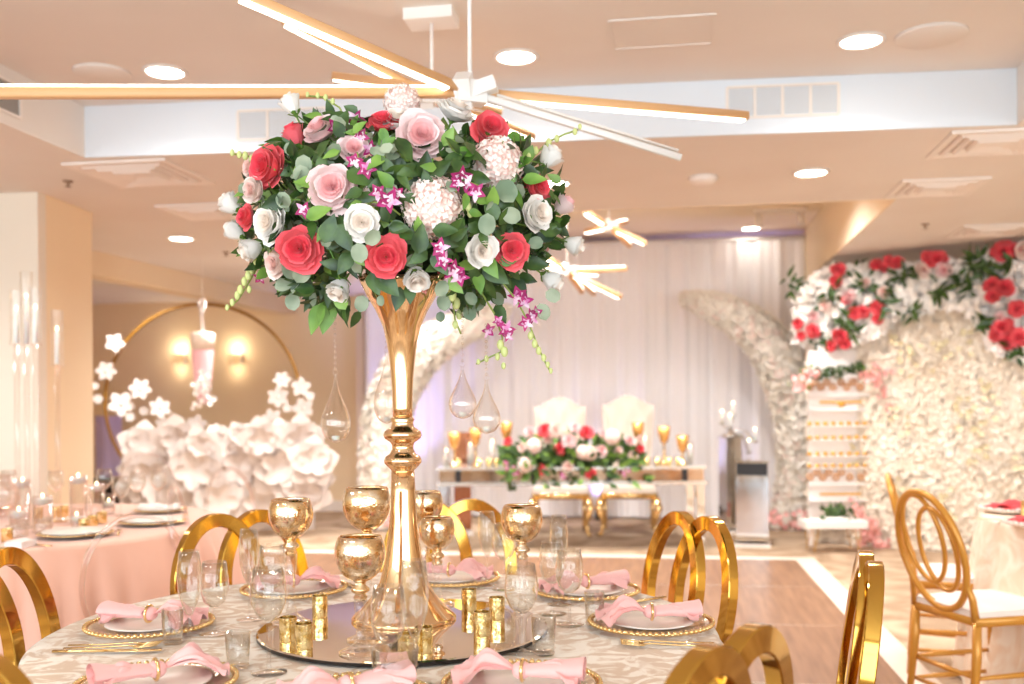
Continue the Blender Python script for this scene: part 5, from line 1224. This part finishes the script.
small = [(115, 343, 10, 'five-petal paper flower at the top left of the gold hoop'), (106, 371, 10, 'five-petal paper flower on the left rim of the hoop, second from top'), (98, 399, 5, 'tiny paper flower peeping from behind the tan wall'), (121, 404, 13, 'larger five-petal paper flower in a left trio, leftmost'), (140, 389, 11, 'five-petal paper flower in the left trio, uppermost'), (130, 417, 5, 'tiny paper blossom under the left trio'), (144, 411, 5, 'tiny paper blossom in the middle of the left trio'), (160, 408, 11, 'five-petal paper flower in the left trio, rightmost'), (164, 425, 9, 'paper flower just above the big white roses on the left'), (197, 424, 10, 'five-petal paper flower rising alone at centre'), (218, 432, 9, 'paper flower right of the centre one'), (282, 380, 9, 'five-petal paper flower at the top of the right cluster'), (278, 397, 11, 'five-petal paper flower left side of the right cluster'), (301, 387, 10, 'five-petal paper flower on the right rim of the hoop'), (303, 408, 11, 'five-petal paper flower lowest on the right rim'), (287, 408, 5, 'tiny paper blossom inside the right cluster'), (310, 396, 5, 'tiny paper blossom outside the hoop on the right'), (272, 419, 11, 'five-petal paper flower below the right cluster'), (95, 386, 4, 'tiny paper blossom on the left rim by the tan wall')]
for px, py, r, lab in small: paper_flower(px, py, r, hp-.08, lab, 1, 5 if px % 2 else 6)
big = [(143, 446, 23), (178, 440, 24), (222, 447, 22), (262, 440, 22), (300, 440, 24), (150, 478, 30), (196, 470, 30), (240, 468, 28), (282, 468, 30), (312, 462, 24), (141, 500, 20), (172, 505, 28), (218, 502, 28), (262, 500, 28), (304, 492, 26), (240, 436, 14), (200, 446, 18), (282, 436, 16), (318, 480, 16), (132, 470, 13)]
rows = {}
for q in big: rows.setdefault('top' if q[1] < 449 else 'middle' if q[1] < 485 else 'bottom', []).append(q)
for nm, L in rows.items():
    L.sort()
    for k, (px, py, r) in enumerate(L):
        o_ = ('first', 'second', 'third', 'fourth', 'fifth', 'sixth', 'seventh', 'eighth', 'ninth', 'tenth')[k]
        paper_flower(px, py, r*1.12, hp-.25-.1*(k % 3), '%s white paper rose, %s from the left in the %s row of the bank' % ('smaller' if r < 20 else 'giant', o_, nm), 3, 5)
b = MB(); c0 = P(218, 480, hp+.25); t = thing('flower_backing', 'low white stand behind the giant paper roses', 'stand', (c0.x, c0.y, 0), YAW)
b.box((0, 0, .42), (2.0, .08, .84)); b.build('board', 'paper', t)
# hanging cone
cz0 = P(203, 410, 8.9); top_ = P(203, 300, 8.9)
t = thing('hanging_cone_vase', 'pink and cream tapered cone hung by a white ribbon, trimmed with small blossoms', 'hanging ornament', cz0)
def zz(y): return P(203, y, 8.9).z-cz0.z
s_ = 8.9/1000
b = MB(); b.lathe([(5*s_, zz(404)), (8*s_, zz(385)), (11*s_, zz(350)), (11*s_, zz(349)), (.0001, zz(350))], 28); b.build('lower_cone', 'pink_satin', t)
b = MB(); b.lathe([(.0001, zz(350)), (11.2*s_, zz(350)), (12*s_, zz(334)), (11.5*s_, zz(333)), (.0001, zz(335))], 28); b.build('upper_band', 'cream_satin', t)
b = MB(); hh = Z1-cz0.z; b.grid(lambda u, v: ((u-.5)*(5*s_)*(1-.2*sin(v*5)), .01*sin(v*9), zz(334)+(zz(298)-zz(334))*v), 4, 12); b.grid(lambda u, v: ((u-.5)*(9*s_), .02*sin(u*6), zz(308)+(.06)*v), 6, 4); b.tube([(0, 0, zz(300)), (0, 0, hh-.0)], .002, 5); b.build('ribbon', 'white_napkin', t)
b = MB()
for k in range(40):
    q = Vector((R.gauss(.02, .05), 0, zz(390)+R.gauss(0, .09)))+Vector((-fr.x*-.1, fr.y*.1, 0)); q = right*R.gauss(.02, .04)+fr*.09+Vector((0, 0, zz(388)+R.gauss(-.03, .08)))
    blossom(b, q, fr+Vector([R.uniform(-.6, .6) for _ in range(3)]), .03)
b.build('blossoms', 'white_p', t)
for px, lab in ((182, 'small wall sconce glowing left of the hanging pink cone'), (238, 'small wall sconce glowing right of the hanging pink cone')):
    q = P(px, 359, 10); ray = (q-CAM); tt = (yback-CAM.y)/ray.y; q = CAM+ray*tt
    t = thing('wall_sconce', lab, 'wall lamp', (q.x, yback-.001, q.z))
    b = MB(); b.box((0, -.015, 0), (.14, .02, .14)); b.build('back_plate', 'white_plastic', t)
    b = MB(); b.shell([(.05, -.09), (.08, .05), (.075, .05), (.045, -.085)], 20, c=(0, -.1, 0)); b.build('shade', 'lamp_shade', t)
    b = MB(); b.ball((0, -.1, .03), .04, 8); b.build('bulb', 'sconce_glow', t)
    for z, e in ((.12, 1.8), (-.14, .6)):
        ld = bpy.data.lights.new('sconce_lamp', 'POINT'); ld.energy = e; ld.color = (1, .82, .58); ld.shadow_soft_size = .04; link('sconce_lamp', ld, None, (q.x, yback-.11, q.z+z))
# lavender and blue uplights at the foot of the curtain
for px, d, e in ((752, 11.0, 26), (392, 11.1, 18), (600, 11.1, 6), (100, 11.6, 10)):
    q = GF(px, d); t = thing('floor_uplight', 'small black floor uplight throwing lavender light by the curtain '+{752: 'right of the pedestals', 392: 'behind the gold vase', 600: 'behind the throne chairs', 100: 'below the lavender drape'}[px], 'spotlight', (q.x, q.y, 0))
    b = MB(); b.lathe([(.06, .0), (.06, .10), (.05, .11), (.0001, .10)], 16); b.build('can', 'black', t)
    ld = bpy.data.lights.new('uplight', 'SPOT'); ld.energy = e*(1.2 if px == 100 else 3.5); ld.color = (.42, .38, 1); ld.spot_size = rad(80); ld.spot_blend = .9; ld.shadow_soft_size = .05
    o = link('uplight', ld, None, (q.x, q.y, .13)); o.rotation_euler = (rad(170), 0, 0)
ld = bpy.data.lights.new('cove_light', 'AREA'); ld.shape = 'RECTANGLE'; ld.size = 1.0; ld.size_y = .05; ld.energy = .12; ld.color = (.4, .42, 1); o = link('cove_light', ld, None, (GF(735, 11.6).x, ycur+.15, 3.08)); o.rotation_euler = (PI, 0, 0)
# ------------------------------------------------------------------ world and output
w = bpy.data.worlds.new('world'); scn.world = w; w.use_nodes = True
bg = w.node_tree.nodes['Background']; bg.inputs[0].default_value = (.88, .95, 1, 1); bg.inputs[1].default_value = 1.5
scn.view_settings.view_transform = 'Standard'; scn.view_settings.look = 'None'; scn.view_settings.gamma = 1; scn.view_settings.use_curve_mapping = False
scn.view_settings.exposure = 0.60
cy = scn.cycles; cy.use_denoising = True; cy.max_bounces = 10; cy.diffuse_bounces = 5; cy.glossy_bounces = 5; cy.transmission_bounces = 8; cy.transparent_max_bounces = 24; cy.sample_clamp_indirect = 6; cy.caustics_reflective = False; cy.caustics_refractive = False
